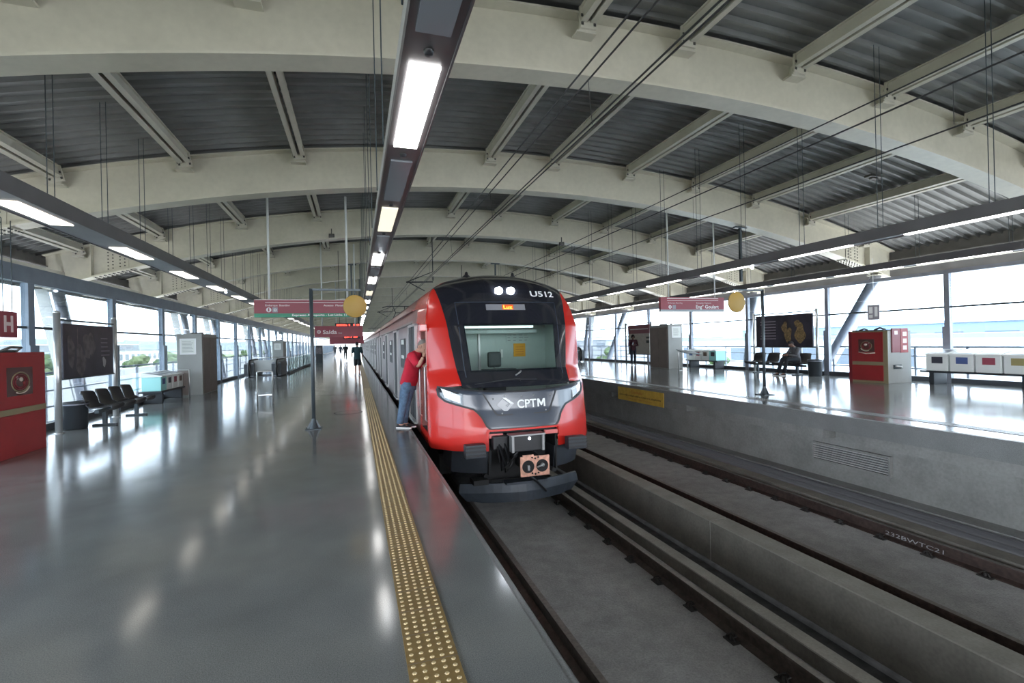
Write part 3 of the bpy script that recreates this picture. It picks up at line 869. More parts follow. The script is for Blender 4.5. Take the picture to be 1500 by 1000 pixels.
# bumper zone: black lower blocks, buffers, pink bars, coupler
for s in (-1, 1):
    b = MB()
    rows = [[NP(s*(.56+.62*i/8), z, -.06) for i in range(9)] for z in (-.55, -.4, -.16)]
    b.grid(rows, 'skirt', True)
    b.grid([rows[0], [(p[0], p[1]+.5, p[2]) for p in rows[0]]], 'skirt', False)
    b.grid([[r[0] for r in rows], [(r[0][0], r[0][1]+.8, r[0][2]) for r in rows]], 'skirt', False); b.grid([[r[-1] for r in rows], [(r[-1][0], r[-1][1]+.8, r[-1][2]) for r in rows]], 'skirt', False)
    b.build('lower_apron', train)
for s in (-1, 1):
    b = MB(); x0, x1 = TC+s*.70, TC+s*1.03
    b.box(x0, x1, 7.46, 7.62, -.20, .01, 'skirt', .02); b.box(x0+s*.06, x1-s*.06, 7.6, 7.95, -.16, -.03, 'skirt')
    for i in range(3): b.box(x0, x1, 7.445, 7.46, -.17+.06*i, -.14+.06*i, 'rubber', .005)
    b.build('anti_climber', train)
b = MB()
b.box(TC-.60, TC+.60, 8.15, 8.2, -.75, .2, 'under'); b.box(TC-.6, TC+.6, 7.72, 8.2, .12, .17, 'under'); b.box(TC-.60, TC-.57, 7.72, 8.2, -.55, .2, 'under'); b.box(TC+.57, TC+.60, 7.72, 8.2, -.55, .2, 'under')
b.build('coupler_recess', train)
b = MB()
for s in (-1, 1): patch(b, [.03, .165], lambda z: min(s*.60, s*.64), lambda z: max(s*.60, s*.64), 'red_paint', .03, 2)
patch(b, [.165, .195], lambda z: -.63, lambda z: .63, 'red_paint', .03, 10)
b.build('recess_frame', train)
for s in (-1, 1):
    b = MB(); b.box(TC+s*.36, TC+s*.60, 7.66, 7.70, .055, .125, 'pink_red', .01); b.build('step_bar', train)
# coupler
cp = MB(); cp.box(TC-.24, TC+.24, 7.16, 7.19, -.48, -.17, 'copper', .012); 
cp.box(TC-.20, TC-.02, 7.155, 7.19, -.18, -.145, 'copper', .01)
cp.box(TC-.15, TC+.15, 7.19, 7.75, -.42, -.20, 'rubber', .03); cp.tube([(TC, 7.7, -.3), (TC, 8.2, -.3)], .12, 'rubber', 12)
coup = cp.build('coupler', train); coup['label'] = 'copper-coloured coupler head with two round ports'
b = MB()
for a in (-.115, .115):
    rr = [(.098, .002), (.098, -.008), (.088, -.010), (.084, -.004), (.001, -.003)]
    b.lathe(rr, (TC+a, 7.16, -.325), 'under', 20, 1)
b.box(TC-.14, TC-.10, 7.12, 7.17, -.38, -.30, 'steel_bare', .008); b.box(TC-.12, TC-.08, 7.13, 7.17, -.38, -.33, 'rubber'); b.tube([(TC+.115, 7.13, -.31), (TC+.02, 7.11, -.33)], .016, 'steel_bare', 8); b.lathe([(.001, -.04), (.03, -.04), (.03, .02)], (TC+.115, 7.16, -.31), 'steel_bare', 10, 1)
b.build('coupler_ports', coup)
b = MB()
for z in (-.205, -.445):
    for a in (-.05, 0, .05): b.lathe([(.014, 0), (.014, -.012), (.001, -.013)], (TC+a, 7.16, z+abs(a)*.3), 'under', 8, 1)
b.build('bolts', coup)
b = MB(); b.box(TC-.31, TC-.27, 7.35, 7.5, -.14, .12, 'steel_bare', .005); b.box(TC+.20, TC+.24, 7.35, 7.5, -.14, .12, 'steel_bare', .005); b.box(TC-.33, TC+.25, 7.33, 7.55, .115, .14, 'steel_bare', .005); b.box(TC-.27, TC+.20, 7.4, 7.6, -.14, .115, 'rubber', .01)
b.lathe([(.001, -.01), (.018, -.006), (.02, .01)], (TC+.0, 7.395, .06), 'beacon', 10, 1); b.build('electric_head', coup)
b = MB()
for i, (x0, x1, dz, r) in enumerate(((-.50, -.22, -.22, .022), (-.46, -.28, -.33, .018), (-.40, -.20, -.16, .02), (-.52, -.34, -.30, .016))):
    b.tube([(TC+x0, 8.0, .02), (TC+x0+.02, 7.6, .04), (TC+(x0+x1)/2-.03, 7.42, dz-.12), (TC+x1, 7.45, dz), (TC+x1+.05, 7.6, -.1)], r, 'rubber', 8)
b.box(TC-.56, TC-.30, 7.55, 7.9, -.12, .10, 'rubber', .03); b.build('hoses', train)
# obstacle deflector plough: swept panel, tips set back
b = MB(); rows = []
for k, (z, sc, yo) in enumerate(((-.70, 1.0, .0), (-.99, .90, -.02))):
    rows.append([(TC+sc*1.035*u, 7.62+.30*abs(u)**1.6+yo, z+(.015*(1-abs(u))) - (.02 if k and abs(u) < .8 else 0)) for u in lin(-1, 1, 16)])
mid = [(TC+1.06*u, 7.60+.30*abs(u)**1.6, -.84) for u in lin(-1, 1, 16)]
R3 = [rows[0], mid, rows[1]]
b.grid(R3, 'plow', False); bk = [[(p[0], p[1]+.06, p[2]) for p in r] for r in R3]; b.grid(bk, 'plow', False)
for e in (0, -1): b.grid([[r[e] for r in R3], [r[e] for r in bk]], 'plow', False); b.grid([R3[e], bk[e]], 'plow', False)
b.tube([(TC-.03, 7.30, -.52), (TC+.12, 7.5, -.64), (TC+.33, 7.57, -.86)], .020, 'rubber', 8)
pl = b.build('obstacle_deflector', train); pl['label'] = 'dark blue-grey deflector plough under the coupler'
b = MB(); b.tube([(TC-.6, 7.85, -.6), (TC-.5, 8.4, -.55)], .05, 'under', 8); b.tube([(TC+.6, 7.85, -.6), (TC+.5, 8.4, -.55)], .05, 'under', 8); b.box(TC-.85, TC-.60, 7.72, 8.0, -.70, -.62, 'under'); b.box(TC-.35, TC+.35, 7.55, 7.75, -.70, -.66, 'plow'); b.build('deflector_bracket', train)
# roof horns
for a in (-.48, .48):
    b = MB(); b.lathe([(.16, -.16), (.13, -.05), (.075, .0), (.035, .03), (.03, .07), (.012, .09), (.001, .095)], (TC+a, 9.6, 2.93), 'sensor', 14); b.build('roof_antenna', train)
# cab door in the platform side: recessed, with handrails and a step
x0 = TC-1.45
b = MB(); b.box(x0+.20, x0+.23, dy0, dy1, dz0, dz1, 'dull_red'); b.box(x0, x0+.2, dy0-.012, dy0, dz0, dz1, 'dull_red'); b.box(x0, x0+.2, dy1, dy1+.012, dz0, dz1, 'dull_red'); b.box(x0+.01, x0+.2, dy0, dy1, dz1, dz1+.012, 'dull_red'); b.box(x0, x0+.2, dy0, dy1, dz0-.012, dz0, 'under')
cd = b.build('cab_side_door', train)
b = MB(); b.box(x0+.19, x0+.20, dy0+.12, dy1-.12, 1.05, 1.75, 'bld_glass'); b.build('door_window', cd)
for y in (dy0-.03, dy1+.05):
    b = MB(); b.tube([(x0+.01, y, .25), (x0-.03, y, .29), (x0-.03, y, 1.20), (x0+.01, y, 1.24)], .014, 'train_frame', 8); b.build('handrail', cd)
b = MB(); b.box(x0-.10, x0+.02, dy0-.05, dy0+.20, 1.82, 1.95, 'pink_red', .02); b.build('mirror_box', train)

# cars
def carbody(y0, y1, first, idx):
    b = MB(); prof = []
    for z in (-.28, -.1, .6, 1.2, 1.9, 2.12, 2.3, 2.45, 2.55, 2.65, 2.75, 2.85, 2.92, 2.95): prof.append((W_(z), z))
    pts = [(-w, z) for w, z in prof] + [(w, z) for w, z in reversed(prof)]
    for i in range(len(pts)-1):
        (xa, za), (xb, zb) = pts[i], pts[i+1]
        m = 'train_grey' if (za+zb)/2 < 2.2 else ('dull_red' if (za+zb)/2 < 2.78 else 'grey_steel')
        b.add([(TC+xa, y0, za), (TC+xb, y0, zb), (TC+xb, y1, zb), (TC+xa, y1, za)], [(0, 1, 2, 3)], m, False)
    b.add([(TC+x, y1, z) for x, z in pts], [tuple(range(len(pts)))], 'under')
    if not first: b.add([(TC+x, y0, z) for x, z in pts], [tuple(reversed(range(len(pts))))], 'under')
    b.box(TC-1.30, TC+1.30, y0+.3, y1-.3, -.95, -.29, 'under')
    o = b.build('car_body', train); 
    b = MB()
    for s in (-1, 1):
        b.box(TC+s*1.40, TC+s*1.437, y0+.05, y1-.05, 2.03, 2.06, 'rubber'); b.box(TC+s*1.36, TC+s*1.42, y0+.05, y1-.05, 2.335, 2.365, 'dull_red')
    b.build('gutter', o)
    return o
def car_fit(o, ys, near, proto):
    for s in (-1,) if not near else (-1, 1):
        xs = TC+s*1.45
        for k in range(4):
            yc = ys+2.7+4.65*k
            for nm, fn in (('door', 0), ('side_window', 1)):
                if nm == 'side_window' and k == 3: continue
                key = (nm, s)
                if key not in proto:
                    b = MB()
                    if nm == 'door':
                        b.box(-.012*1, .10, -.66, .66, 0.0, 1.93, 'train_glass'); b.box(-.03, .05, -.70, -.62, 0, 1.98, 'train_frame'); b.box(-.03, .05, .62, .70, 0, 1.98, 'train_frame'); b.box(-.03, .05, -.70, .70, 1.93, 1.98, 'train_frame'); b.box(-.07, .05, -.66, .66, -.05, 0, 'train_frame')
                        b.box(-.02, .0, -.012, .012, 0, 1.93, 'rubber')
                    else:
                        b.box(-.006, .02, -.55, .55, 1.02, 1.72, 'train_glass'); b.box(-.010, .01, -.60, -.55, .99, 1.75, 'rubber'); b.box(-.010, .01, .55, .60, .99, 1.75, 'rubber'); b.box(-.010, .01, -.55, .55, .99, 1.02, 'rubber'); b.box(-.010, .01, -.55, .55, 1.72, 1.75, 'rubber')
                        b.box(-.012, -.006, -.35, .35, 1.60, 1.72, 'paper'); b.box(-.012, -.006, -.35, .35, 1.24, 1.32, 'paper')
                    if s > 0:
                        b.v = [(-v[0], v[1], v[2]) for v in b.v]
                    proto[key] = b.build(nm, o, (xs, yc if nm == 'door' else yc+2.32, .04 if nm == 'door' else 0))
                else:
                    c = proto[key].copy(); COL.objects.link(c); c.parent = o; c.location = (xs, yc if nm == 'door' else yc+2.32, .04 if nm == 'door' else 0)
            b = None
pro_d = {}
for i in range(8):
    y0 = 8.0+19.95*i; y1 = y0+19.5
    o = carbody(CARF if i == 0 else y0, y1, i == 0, i)
    car_fit(o, y0, i < 1, pro_d)
    if i < 7:
        b = MB(); b.box(TC-1.2, TC+1.2, y1-.02, y1+.50, -.2, 2.6, 'rubber'); b.build('gangway', train)
    for q in (2.8, 16.7):
        b = MB(); b.box(TC-1.1, TC+1.1, y0+q-1.2, y0+q+1.2, -.95, -.55, 'under')
        for yy in (-.95, .95):
            for s in (-.8, .8): b.lathe([(.001, -.06), (.42, -.06), (.45, .0), (.42, .06), (.001, .06)], (TC+s, y0+q+yy, -.615), 'skirt', 18, 0)
        b.build('bogie', train)
# pantographs
for y in (31.5, 71.5):
    b = MB(); b.box(TC-.7, TC+.7, y-.7, y+.7, 2.96, 3.02, 'cable'); 
    for s in (-.45, .45):
        b.tube([(TC+s, y+.6, 3.02), (TC+s*.6, y-.75, 3.55), (TC+s*.8, y+.25, 4.0)], .025, 'cable', 6)
    b.tube([(TC-1.0, y+.25, 3.93), (TC-.7, y+.25, 4.02), (TC+.7, y+.25, 4.02), (TC+1.0, y+.25, 3.93)], .03, 'cable', 6); b.tube([(TC-.3, y-.75, 3.55), (TC+.3, y-.75, 3.55)], .02, 'cable', 6); b.build('pantograph', train)

# ------------------------------------------------------------------ people
def skin_me(chains, levels=2):
    """chains: list of (points, radii, edges); one skinned surface per chain, root = point 0"""
    out = []
    for pts, rad, edges in chains:
        me = bpy.data.meshes.new('sk'); me.from_pydata([tuple(p) for p in pts], edges, [])
        o = bpy.data.objects.new('sk', me); COL.objects.link(o)
        o.modifiers.new('Skin', 'SKIN').use_smooth_shade = True
        sv = me.skin_vertices[0].data
        for i, r in enumerate(rad):
            sv[i].radius = (r, r); sv[i].use_root = (i == 0)
        ss = o.modifiers.new('Sub', 'SUBSURF'); ss.levels = levels; ss.render_levels = levels
        dg = bpy.context.evaluated_depsgraph_get(); dg.update()
        m = bpy.data.meshes.new_from_object(o.evaluated_get(dg))
        out.append(([v.co[:] for v in m.vertices], [tuple(p.vertices) for p in m.polygons]))
        bpy.data.objects.remove(o); bpy.data.meshes.remove(me); bpy.data.meshes.remove(m)
    return out
def loft(mb, rings, m, n=18, cap=True):
    """rings: (centre, right*rx, forward*ry)"""
    rows = [[(Vector(c)+Vector(r)*math.cos(2*PI*i/n)+Vector(f)*math.sin(2*PI*i/n))[:] for i in range(n)] for c, r, f in rings]
    mb.grid(rows, m, True, True)
    if cap:
        for k in (0, -1): mb.add(rows[k], [tuple(range(n))], m)
    return mb
def hand(wr, d, side_v, palm_n, s, curl=.5):
    """palm and five curled finger chains growing from wrist along d; side_v points to the thumb side"""
    d = Vector(d).normalized(); sv = Vector(side_v); sv = (sv-d*sv.dot(d)).normalized(); pn = Vector(palm_n); pn = (pn-d*pn.dot(d)-sv*pn.dot(sv)).normalized()
    wr = Vector(wr); ch = []
    palm = wr+d*.085*s
    ch.append(([wr, wr+d*.045*s, palm], [.026*s, .034*s, .030*s], [(0, 1), (1, 2)]))
    for i, (off, L) in enumerate(((.030, .068), (.010, .078), (-.010, .072), (-.028, .056))):
        p0 = wr+d*.06*s+sv*off*s; a = palm+sv*off*s
        dd = d; pts = [p0, a]; cur = a
        for q in range(3):
            dd = (dd+pn*(curl*(.35+.25*q))).normalized(); cur = cur+dd*L*s/3*1.05; pts.append(cur)
        ch.append((pts, [.011*s, .010*s, .0092*s, .0085*s, .0075*s], [(k, k+1) for k in range(4)]))
    t0 = wr+d*.03*s+sv*.022*s; td = (d*.6+sv*.75+pn*.25).normalized(); t1 = t0+td*.04*s; t2 = t1+(td+d*.5+pn*curl*.5).normalized()*.032*s
    ch.append(([t0, t1, t2], [.0125*s, .011*s, .009*s], [(0, 1), (1, 2)]))
    return ch
def head_mesh(mb, c, fwd, up, s, m):
    """head with brow, nose, mouth, chin, ears and eyes"""
    f = Vector(fwd).normalized(); u = Vector(up); u = (u-f*u.dot(f)).normalized(); r = f.cross(u); c = Vector(c)
    nu, nv = 24, 18; rows = []
    for j in range(nv+1):
        th = PI*j/nv; row = []
        for i in range(nu):
            ph = 2*PI*i/nu
            x = .075*math.sin(th)*math.cos(ph); y = .095*math.sin(th)*math.sin(ph); z = .118*math.cos(th)
            if z < 0: x *= 1-.28*(-z/.118)**1.5; y = y*(1-.22*(-z/.118)) if y > 0 else y*(1-.35*(-z/.118)); y += .012*(-z/.118)
            if y > .04:
                g = math.exp(-((x/.016)**2)) * math.exp(-(((z+.018)/.026)**2)); y += .024*g
                g = math.exp(-(((abs(x)-.030)/.015)**2)) * math.exp(-(((z-.012)/.012)**2)); y -= .010*g
                g = math.exp(-((x/.024)**2)) * math.exp(-(((z+.060)/.008)**2)); y -= .004*g
            row.append((c+(r*x+f*y+u*z)*s)[:])
        rows.append(row)
    mb.grid(rows, m, True, True)
    for sg in (-1, 1):
        e = c+(r*sg*.076-f*.005-u*.005)*s
        pts = [e+(u*.03*math.cos(a)+f*.018*math.sin(a))*s for a in lin(0, 2*PI, 10)]
        mb.tube(pts, .007*s, m, 6)
    return c, f, u, r
def hair_mesh(mb, c, fwd, up, s, m, front=.25, low=.0, puff=1.0):
    f = Vector(fwd).normalized(); u = Vector(up); u = (u-f*u.dot(f)).normalized(); r = f.cross(u); c = Vector(c)
    rows = []
    for j in range(11):
        row = []
        for i in range(24):
            ph = 2*PI*i/24; back = .5-.5*math.sin(ph)
            lim = PI*(front+ (0.62+low-front)*back**.7)
            th = lim*j/10; k = (1.07+.04*math.sin(7*ph+3*j))*puff
            row.append((c+(r*.075*k*math.sin(th)*math.cos(ph)+f*.095*k*math.sin(th)*math.sin(ph)+u*.118*k*math.cos(th))*s)[:])
        rows.append(row)
    mb.grid(rows, m, True, True)
def person(name, label, J, st, group=None, cat='person'):
    """J: joints in world coordinates; one continuous skin body, clothing and hair as children"""
    base = Vector(J['base']); S = st.get('s', 1.0)
    t = thing(name, label, cat, base, group)
    P = {k: Vector(v)-base for k, v in J.items() if k != 'base' and k != 'fwd' and k != 'look'}
    f = Vector(J['fwd']).normalized(); look = Vector(J.get('look', J['fwd'])).normalized()
    hl, hr, sl, sr = P['hipL'], P['hipR'], P['shL'], P['shR']
    pel = (hl+hr)/2; chest = (sl+sr)/2; neck = P['neck']; head = P['head']; upv = (chest-pel).normalized()
    right = (sr-sl).normalized()
    pts = [pel, pel.lerp(chest, .4), pel.lerp(chest, .82), neck, head+(neck-head)*.35]
    rad = [.105, .10, .105, .055, .052]; ed = [(0, 1), (1, 2), (2, 3), (3, 4)]
    def limb(par, ks, rs):
        prev = par
        for k, r in zip(ks, rs):
            pts.append(P[k] if isinstance(k, str) else k); rad.append(r); ed.append((prev, len(pts)-1)); prev = len(pts)-1
    for sd in 'LR':
        limb(2, ['sh'+sd, 'el'+sd, 'wr'+sd], [.052, .038, .027])
        an = P['an'+sd]; toe = P['toe'+sd]
        limb(0, ['hip'+sd, 'kn'+sd, an, an.lerp(toe, .55)+Vector((0, 0, -.03)), toe], [.082, .055, .038, .036, .03])
    mb = MB(); body = skin_me([(pts, [r*S for r in rad], ed)])
    for sd, sg in (('L', -1), ('R', 1)):
        d = (P['wr'+sd]-P['el'+sd]).normalized()
        if 'hd'+sd in J: d = Vector(J['hd'+sd]).normalized()
        inn = -right*sg
        body += skin_me(hand(P['wr'+sd], d, f if abs(d.dot(f)) < .8 else -upv*-1, inn, S*1.0, st.get('curl', .5)), 1)
    for V, F in body: mb.add(V, F, st['skin'], True)
    c, hf, hu, hrr = head_mesh(mb, head, look, st.get('headup', (0, 0, 1)), S, st['skin'])
    for sg in (-1, 1): mb.ball(c+(hf*.080+hu*.012+hrr*sg*.03)*S, .010*S, .010*S, .010*S, 'hair_black' if st.get('tiny') else 'silver_letter', 8, 6)
    for sg in (-1, 1): mb.ball(c+(hf*.0885+hu*.012+hrr*sg*.03)*S, .0045*S, .0045*S, .0045*S, 'hair_black', 6, 5)
    mb.build('body', t)
    hb = MB(); hair_mesh(hb, c, look, st.get('headup', (0, 0, 1)), S, st['hair'], st.get('front', .27), st.get('low', 0), st.get('puff', 1.)); hb.build('hair', t)
    # top
    tb = MB(); hem = pel-upv*.06*S
    fw = (f-upv*f.dot(upv)).normalized(); w = (sr-sl).length/2
    loft(tb, [(hem, right*.172*S, fw*.122*S), (pel+upv*.05*S, right*.168*S, fw*.125*S), (pel.lerp(chest, .45), right*.162*S, fw*.118*S), (pel.lerp(chest, .75), right*.178*S, fw*.125*S), (chest-upv*.03*S, right*(w+.015*S), fw*.105*S), (chest+upv*.035*S, right*(w*.72), fw*.085*S), (neck-upv*.01*S, right*.068*S, fw*.066*S)], st['top'])
    for sd in 'LR':
        a, e, wv = P['sh'+sd], P['el'+sd], P['wr'+sd]
        end = e if st.get('short') else wv
        path = [chest.lerp(a, .62), a, a.lerp(e, .5), e.lerp(a, .06)] if st.get('short') else [chest.lerp(a, .62), a, a.lerp(e, .55), e, e.lerp(wv, .55), wv.lerp(e, .06)]
        rs = [.07, .078, .066, .062] if st.get('short') else [.068, .074, .060, .050, .045, .040]
        tb.tube(path, [r*S for r in rs], st['top'], 12)
    tb.build(st.get('topname', 'shirt'), t)
    # trousers or shorts
    lb = MB(); loft(lb, [(pel+upv*.05*S, right*.160*S, fw*.115*S), (pel-upv*.03*S, right*.168*S, fw*.122*S), (pel-Vector((0, 0, .10*S)) if st.get('stand', True) else pel-upv*.09*S, right*.155*S, fw*.115*S)], st['legs'])
    for sd in 'LR':
        h, k, a = P['hip'+sd], P['kn'+sd], P['an'+sd]
        if st.get('shorts'): path = [h+upv*.04*S, h.lerp(k, .5), k.lerp(h, .05)]; rs = [.092, .090, .088]
        else: path = [h+upv*.04*S, h.lerp(k, .5), k, k.lerp(a, .5), a.lerp(k, .02)]; rs = [.093, .086, .070, .064, .062]
        lb.tube(path, [r*S for r in rs], st['legs'], 12)
    lb.build('shorts' if st.get('shorts') else st.get('legname', 'trousers'), t)
    for sd in 'LR':
        sb = MB(); a = P['an'+sd]; toe = P['toe'+sd]; dirv = Vector((toe.x-a.x, toe.y-a.y, 0)).normalized(); sd_v = Vector((-dirv.y, dirv.x, 0))
        zb = min(toe.z-.035*S, a.z-.075*S); heel = Vector((a.x, a.y, zb))-dirv*.06*S; L = .27*S
        rows = []
        for u, hw, h in ((0, .028, .055), (.06, .038, .075), (.25, .040, .085), (.5, .044, .070), (.75, .047, .052), (.93, .036, .040), (1, .018, .03)):
            cc = heel+dirv*L*u
            rows.append([cc+sd_v*hw*S*math.cos(q)+Vector((0, 0, .022*S+(h-.022)*S*max(0, math.sin(q)))) if math.sin(q) >= 0 else cc+sd_v*hw*S*math.cos(q)+Vector((0, 0, .022*S)) for q in lin(0, 2*PI, 14)[:-1]])
        sb.grid(rows, st['shoe'], True, True)
        for k in (0, -1): sb.add(rows[k], [tuple(range(14))], st['shoe'])
        shoe = sb.build('shoe', t)
        sb = MB(); low = [heel+dirv*L*u+sd_v*hw*S for u, hw in ((0, .03), (.06, .041), (.25, .043), (.5, .047), (.75, .050), (.93, .039), (1.02, .02))]
        low += [heel+dirv*L*u-sd_v*hw*S for u, hw in reversed(((0, .03), (.06, .041), (.25, .043), (.5, .047), (.75, .050), (.93, .039), (1.02, .02)))]
        n = len(low); sb.add([p[:] for p in low]+[(p+Vector((0, 0, .024*S)))[:] for p in low], [tuple(range(n)), tuple(range(n, 2*n))]+[(i, (i+1) % n, n+(i+1) % n, n+i) for i in range(n)], st.get('sole', 'shoe_sole'))
        sb.build('sole', shoe)
    return t
def stand(x, y, z, H, ang, stride=0., arms=((.05, 0), (.05, 0)), bendL=0, bendR=0):
    """standing or walking pose; ang = heading in degrees from +Y, clockwise"""
    k = H/1.70; a = math.radians(ang); f = Vector((math.sin(a), math.cos(a), 0)); r = Vector((math.cos(a), -math.sin(a), 0)); o = Vector((x, y, z)); Z = Vector((0, 0, 1))
    def p(rx, fy, h): return o+(r*rx+f*fy+Z*h)*k
    J = dict(base=(x, y, z), fwd=f, hipL=p(-.09, 0, .90), hipR=p(.09, 0, .90), shL=p(-.185, 0, 1.40), shR=p(.185, 0, 1.40), neck=p(0, .0, 1.48), head=p(0, .02, 1.59))
    for sd, s in (('L', -1), ('R', 1)):
        st = stride*(-s)
        J['kn'+sd] = p(.095*s, .5*st+.03+(.04 if st < 0 else 0), .48); J['an'+sd] = p(.10*s, st-(.10 if st < -.05 else 0), .085+(.07 if st < -.05 else 0)); J['toe'+sd] = p(.12*s, st+.17-(.12 if st < -.05 else 0), .035+(.0 if st >= -.05 else 0))
        ar = arms[0 if s < 0 else 1]
        if ar[0] == 'phone':
            J['el'+sd] = p(.24*s, .03, 1.13); J['wr'+sd] = p(.07*s, .26, 1.17)
        elif ar[0] == 'fold':
            J['el'+sd] = p(.26*s, .05, 1.12); J['wr'+sd] = p(.02*s, .22, 1.12)
        else:
            J['el'+sd] = p(.25*s, -.04-st*.3, 1.12); J['wr'+sd] = p(.25*s, .06-st*.6, .88)
    return J
# the man leaning to the cab door
J = dict(base=(.80, 9.62, 0), fwd=(.88, -.48, 0), look=(.75, -.64, -.18), anL=(.86, 9.76, .085), toeL=(1.00, 9.68, .035), anR=(.765, 9.66, .085), toeR=(.905, 9.57, .035),
         knL=(.90, 9.68, .47), knR=(.83, 9.60, .47), hipL=(.985, 9.60, .885), hipR=(.89, 9.47, .885), shL=(1.13, 9.34, 1.395), shR=(.95, 9.06, 1.395), neck=(1.095, 9.20, 1.47), head=(1.172, 9.13, 1.552),
         elL=(1.20, 9.22, 1.19), wrL=(1.19, 8.98, 1.22), elR=(1.05, 8.92, 1.20), wrR=(1.13, 8.80, 1.37), hdR=(.3, -.1, .8))
person('person', 'person in red shirt and blue jeans leaning into the open train cab door', J, dict(skin='skin', hair='hair_grey', top='shirt_red', legs='jeans', shoe='shoe_black', short=True, legname='jeans', front=.20, low=-.06, headup=(.25, -.1, 1), curl=.9, s=1.12))
# walker in dark clothes
J = stand(0.03, 28.1, 0, 1.78, 2, .17)
person('person', 'person in dark teal top and shorts walking away beside the tactile strip', J, dict(skin='skin', hair='hair_black', top='cloth_teal', legs='cloth_black', shorts=True, shoe='shoe_black', short=True, s=1.08))
for x, y, lab, top, H, st in ((-1.13, 56.2, 'person in black, tallest of the distant three on the near platform', 'cloth_black', 1.78, .10), (-2.23, 76.4, 'person in dark grey, middle of the distant three on the near platform', 'cloth_navy', 1.7, 0), (-3.13, 80., 'person in dark blue, farthest left of the distant three on the near platform', 'cloth_grey', 1.72, .05)):
    person('person', lab, stand(x, y, 0, H, 180 if st else 20, st), dict(skin='skin', hair='hair_black', top=top, legs='cloth_black', shoe='shoe_black', s=H/1.7))
# standing person across the tracks looking at a phone
J = stand(14.40, 23.6, ZR, 1.60, 200, 0, (('fold',), ('phone',)))
J['look'] = Vector(J['fwd'])+Vector((0, 0, -.35))
wo = person('person', 'person with dark curly hair in maroon top standing on the opposite platform', J, dict(skin='skin_dark', hair='hair_black', top='cloth_maroon', legs='cloth_navy', shoe='shoe_black', s=.95, puff=1.38, front=.30, low=.08))
b = MB(); c = Vector(J['wrR'])+Vector(J['fwd']).normalized()*.09
b.box(c.x-.035, c.x+.035, c.y-.006, c.y+.006, c.z-.02, c.z+.12, 'sensor', .004); tag(b.build('phone'), 'dark phone held by the curly haired person', 'phone')

# ------------------------------------------------------------------ seats
def bench(x, y0, n, step, zf, inward, label, glab):
    """row of black shell seats on a beam; each seat is a part of the bench"""
    t = thing('seat_row', label, 'bench', (x, y0, zf))
    b = MB(); b.box(-.04, .04, -.25, step*(n-1)+.25, .30, .37, 'dark_steel'); b.build('beam', t)
    for yy in (0.1, step*(n-1)-.1):
        b = MB(); b.box(-.035, .035, yy-.04, yy+.04, .04, .30, 'dark_steel'); b.box(-.22, .22, yy-.045, yy+.045, .0, .04, 'dark_steel', .01); b.build('leg', t)
    p0 = None
    for i in range(n):
        if p0 is None:
            b = MB(); prof = [(.24, .36), (.25, .40), (.22, .43), (.05, .41), (-.13, .40), (-.20, .45), (-.27, .62), (-.31, .74), (-.34, .77)]
            rows = []
            for px, pz in prof:
                rows.append([(inward*(px+(.035*abs(u)**2 if pz < .5 else .07*abs(u)**2)), u*.275*(1 if pz < .70 else .93), pz+(.03*abs(u)**2 if pz < .5 else -.02*abs(u)**3)) for u in lin(-1, 1, 10)])
            b.grid(rows, 'seat_black', True); bk = [[(p[0]-inward*.012, p[1], p[2]-.022) for p in r] for r in rows]; b.grid(bk, 'seat_black', True)
            for e in (0, -1): b.grid([[r[e] for r in rows], [r[e] for r in bk]], 'seat_black', False); b.grid([rows[e], bk[e]], 'seat_black', False)
            p0 = b.build('seat', t)
            b = MB()
            b.tube([(inward*.18, 0, .40), (inward*.2, 0, .37), (0, 0, .36)], .02, 'dark_steel', 6); b.build('seat_bracket', t)
            p0.location = (0, 0, 0)
        else:
            d = p0.copy(); COL.objects.link(d); d.location = (0, i*step, 0)
    return t
bench(-5.22, 12.72, 4, .60, 0, 1, 'row of four black shell seats below the dark poster by the left windows', '')
bench(14.75, 13.35, 4, .66, ZR, -1, 'row of black shell seats below the dark poster on the opposite platform', '')
# seated person across the tracks
sx_, sy_ = 14.62, 13.38
J = dict(base=(sx_, sy_, ZR), fwd=(-1, .25, 0), look=(-.8, .35, -.55), hipL=(14.66, 13.30, .72), hipR=(14.70, 13.50, .72), knL=(14.22, 13.38, .78), knR=(14.25, 13.60, .78), anL=(14.12, 13.42, .30), anR=(14.05, 13.62, .30), toeL=(13.97, 13.45, .245), toeR=(13.90, 13.66, .245),
         shL=(14.55, 13.20, 1.14), shR=(14.63, 13.57, 1.14), neck=(14.54, 13.40, 1.22), head=(14.46, 13.42, 1.31), elL=(14.42, 13.17, .92), elR=(14.46, 13.62, .92), wrL=(14.26, 13.34, .93), wrR=(14.27, 13.52, .93))
person('person', 'person in dark clothes sitting bent over on the black seats', J, dict(skin='skin_dark', hair='hair_black', top='cloth_grey', legs='cloth_black', shoe='shoe_black', stand=False, s=.96, topname='jacket'))

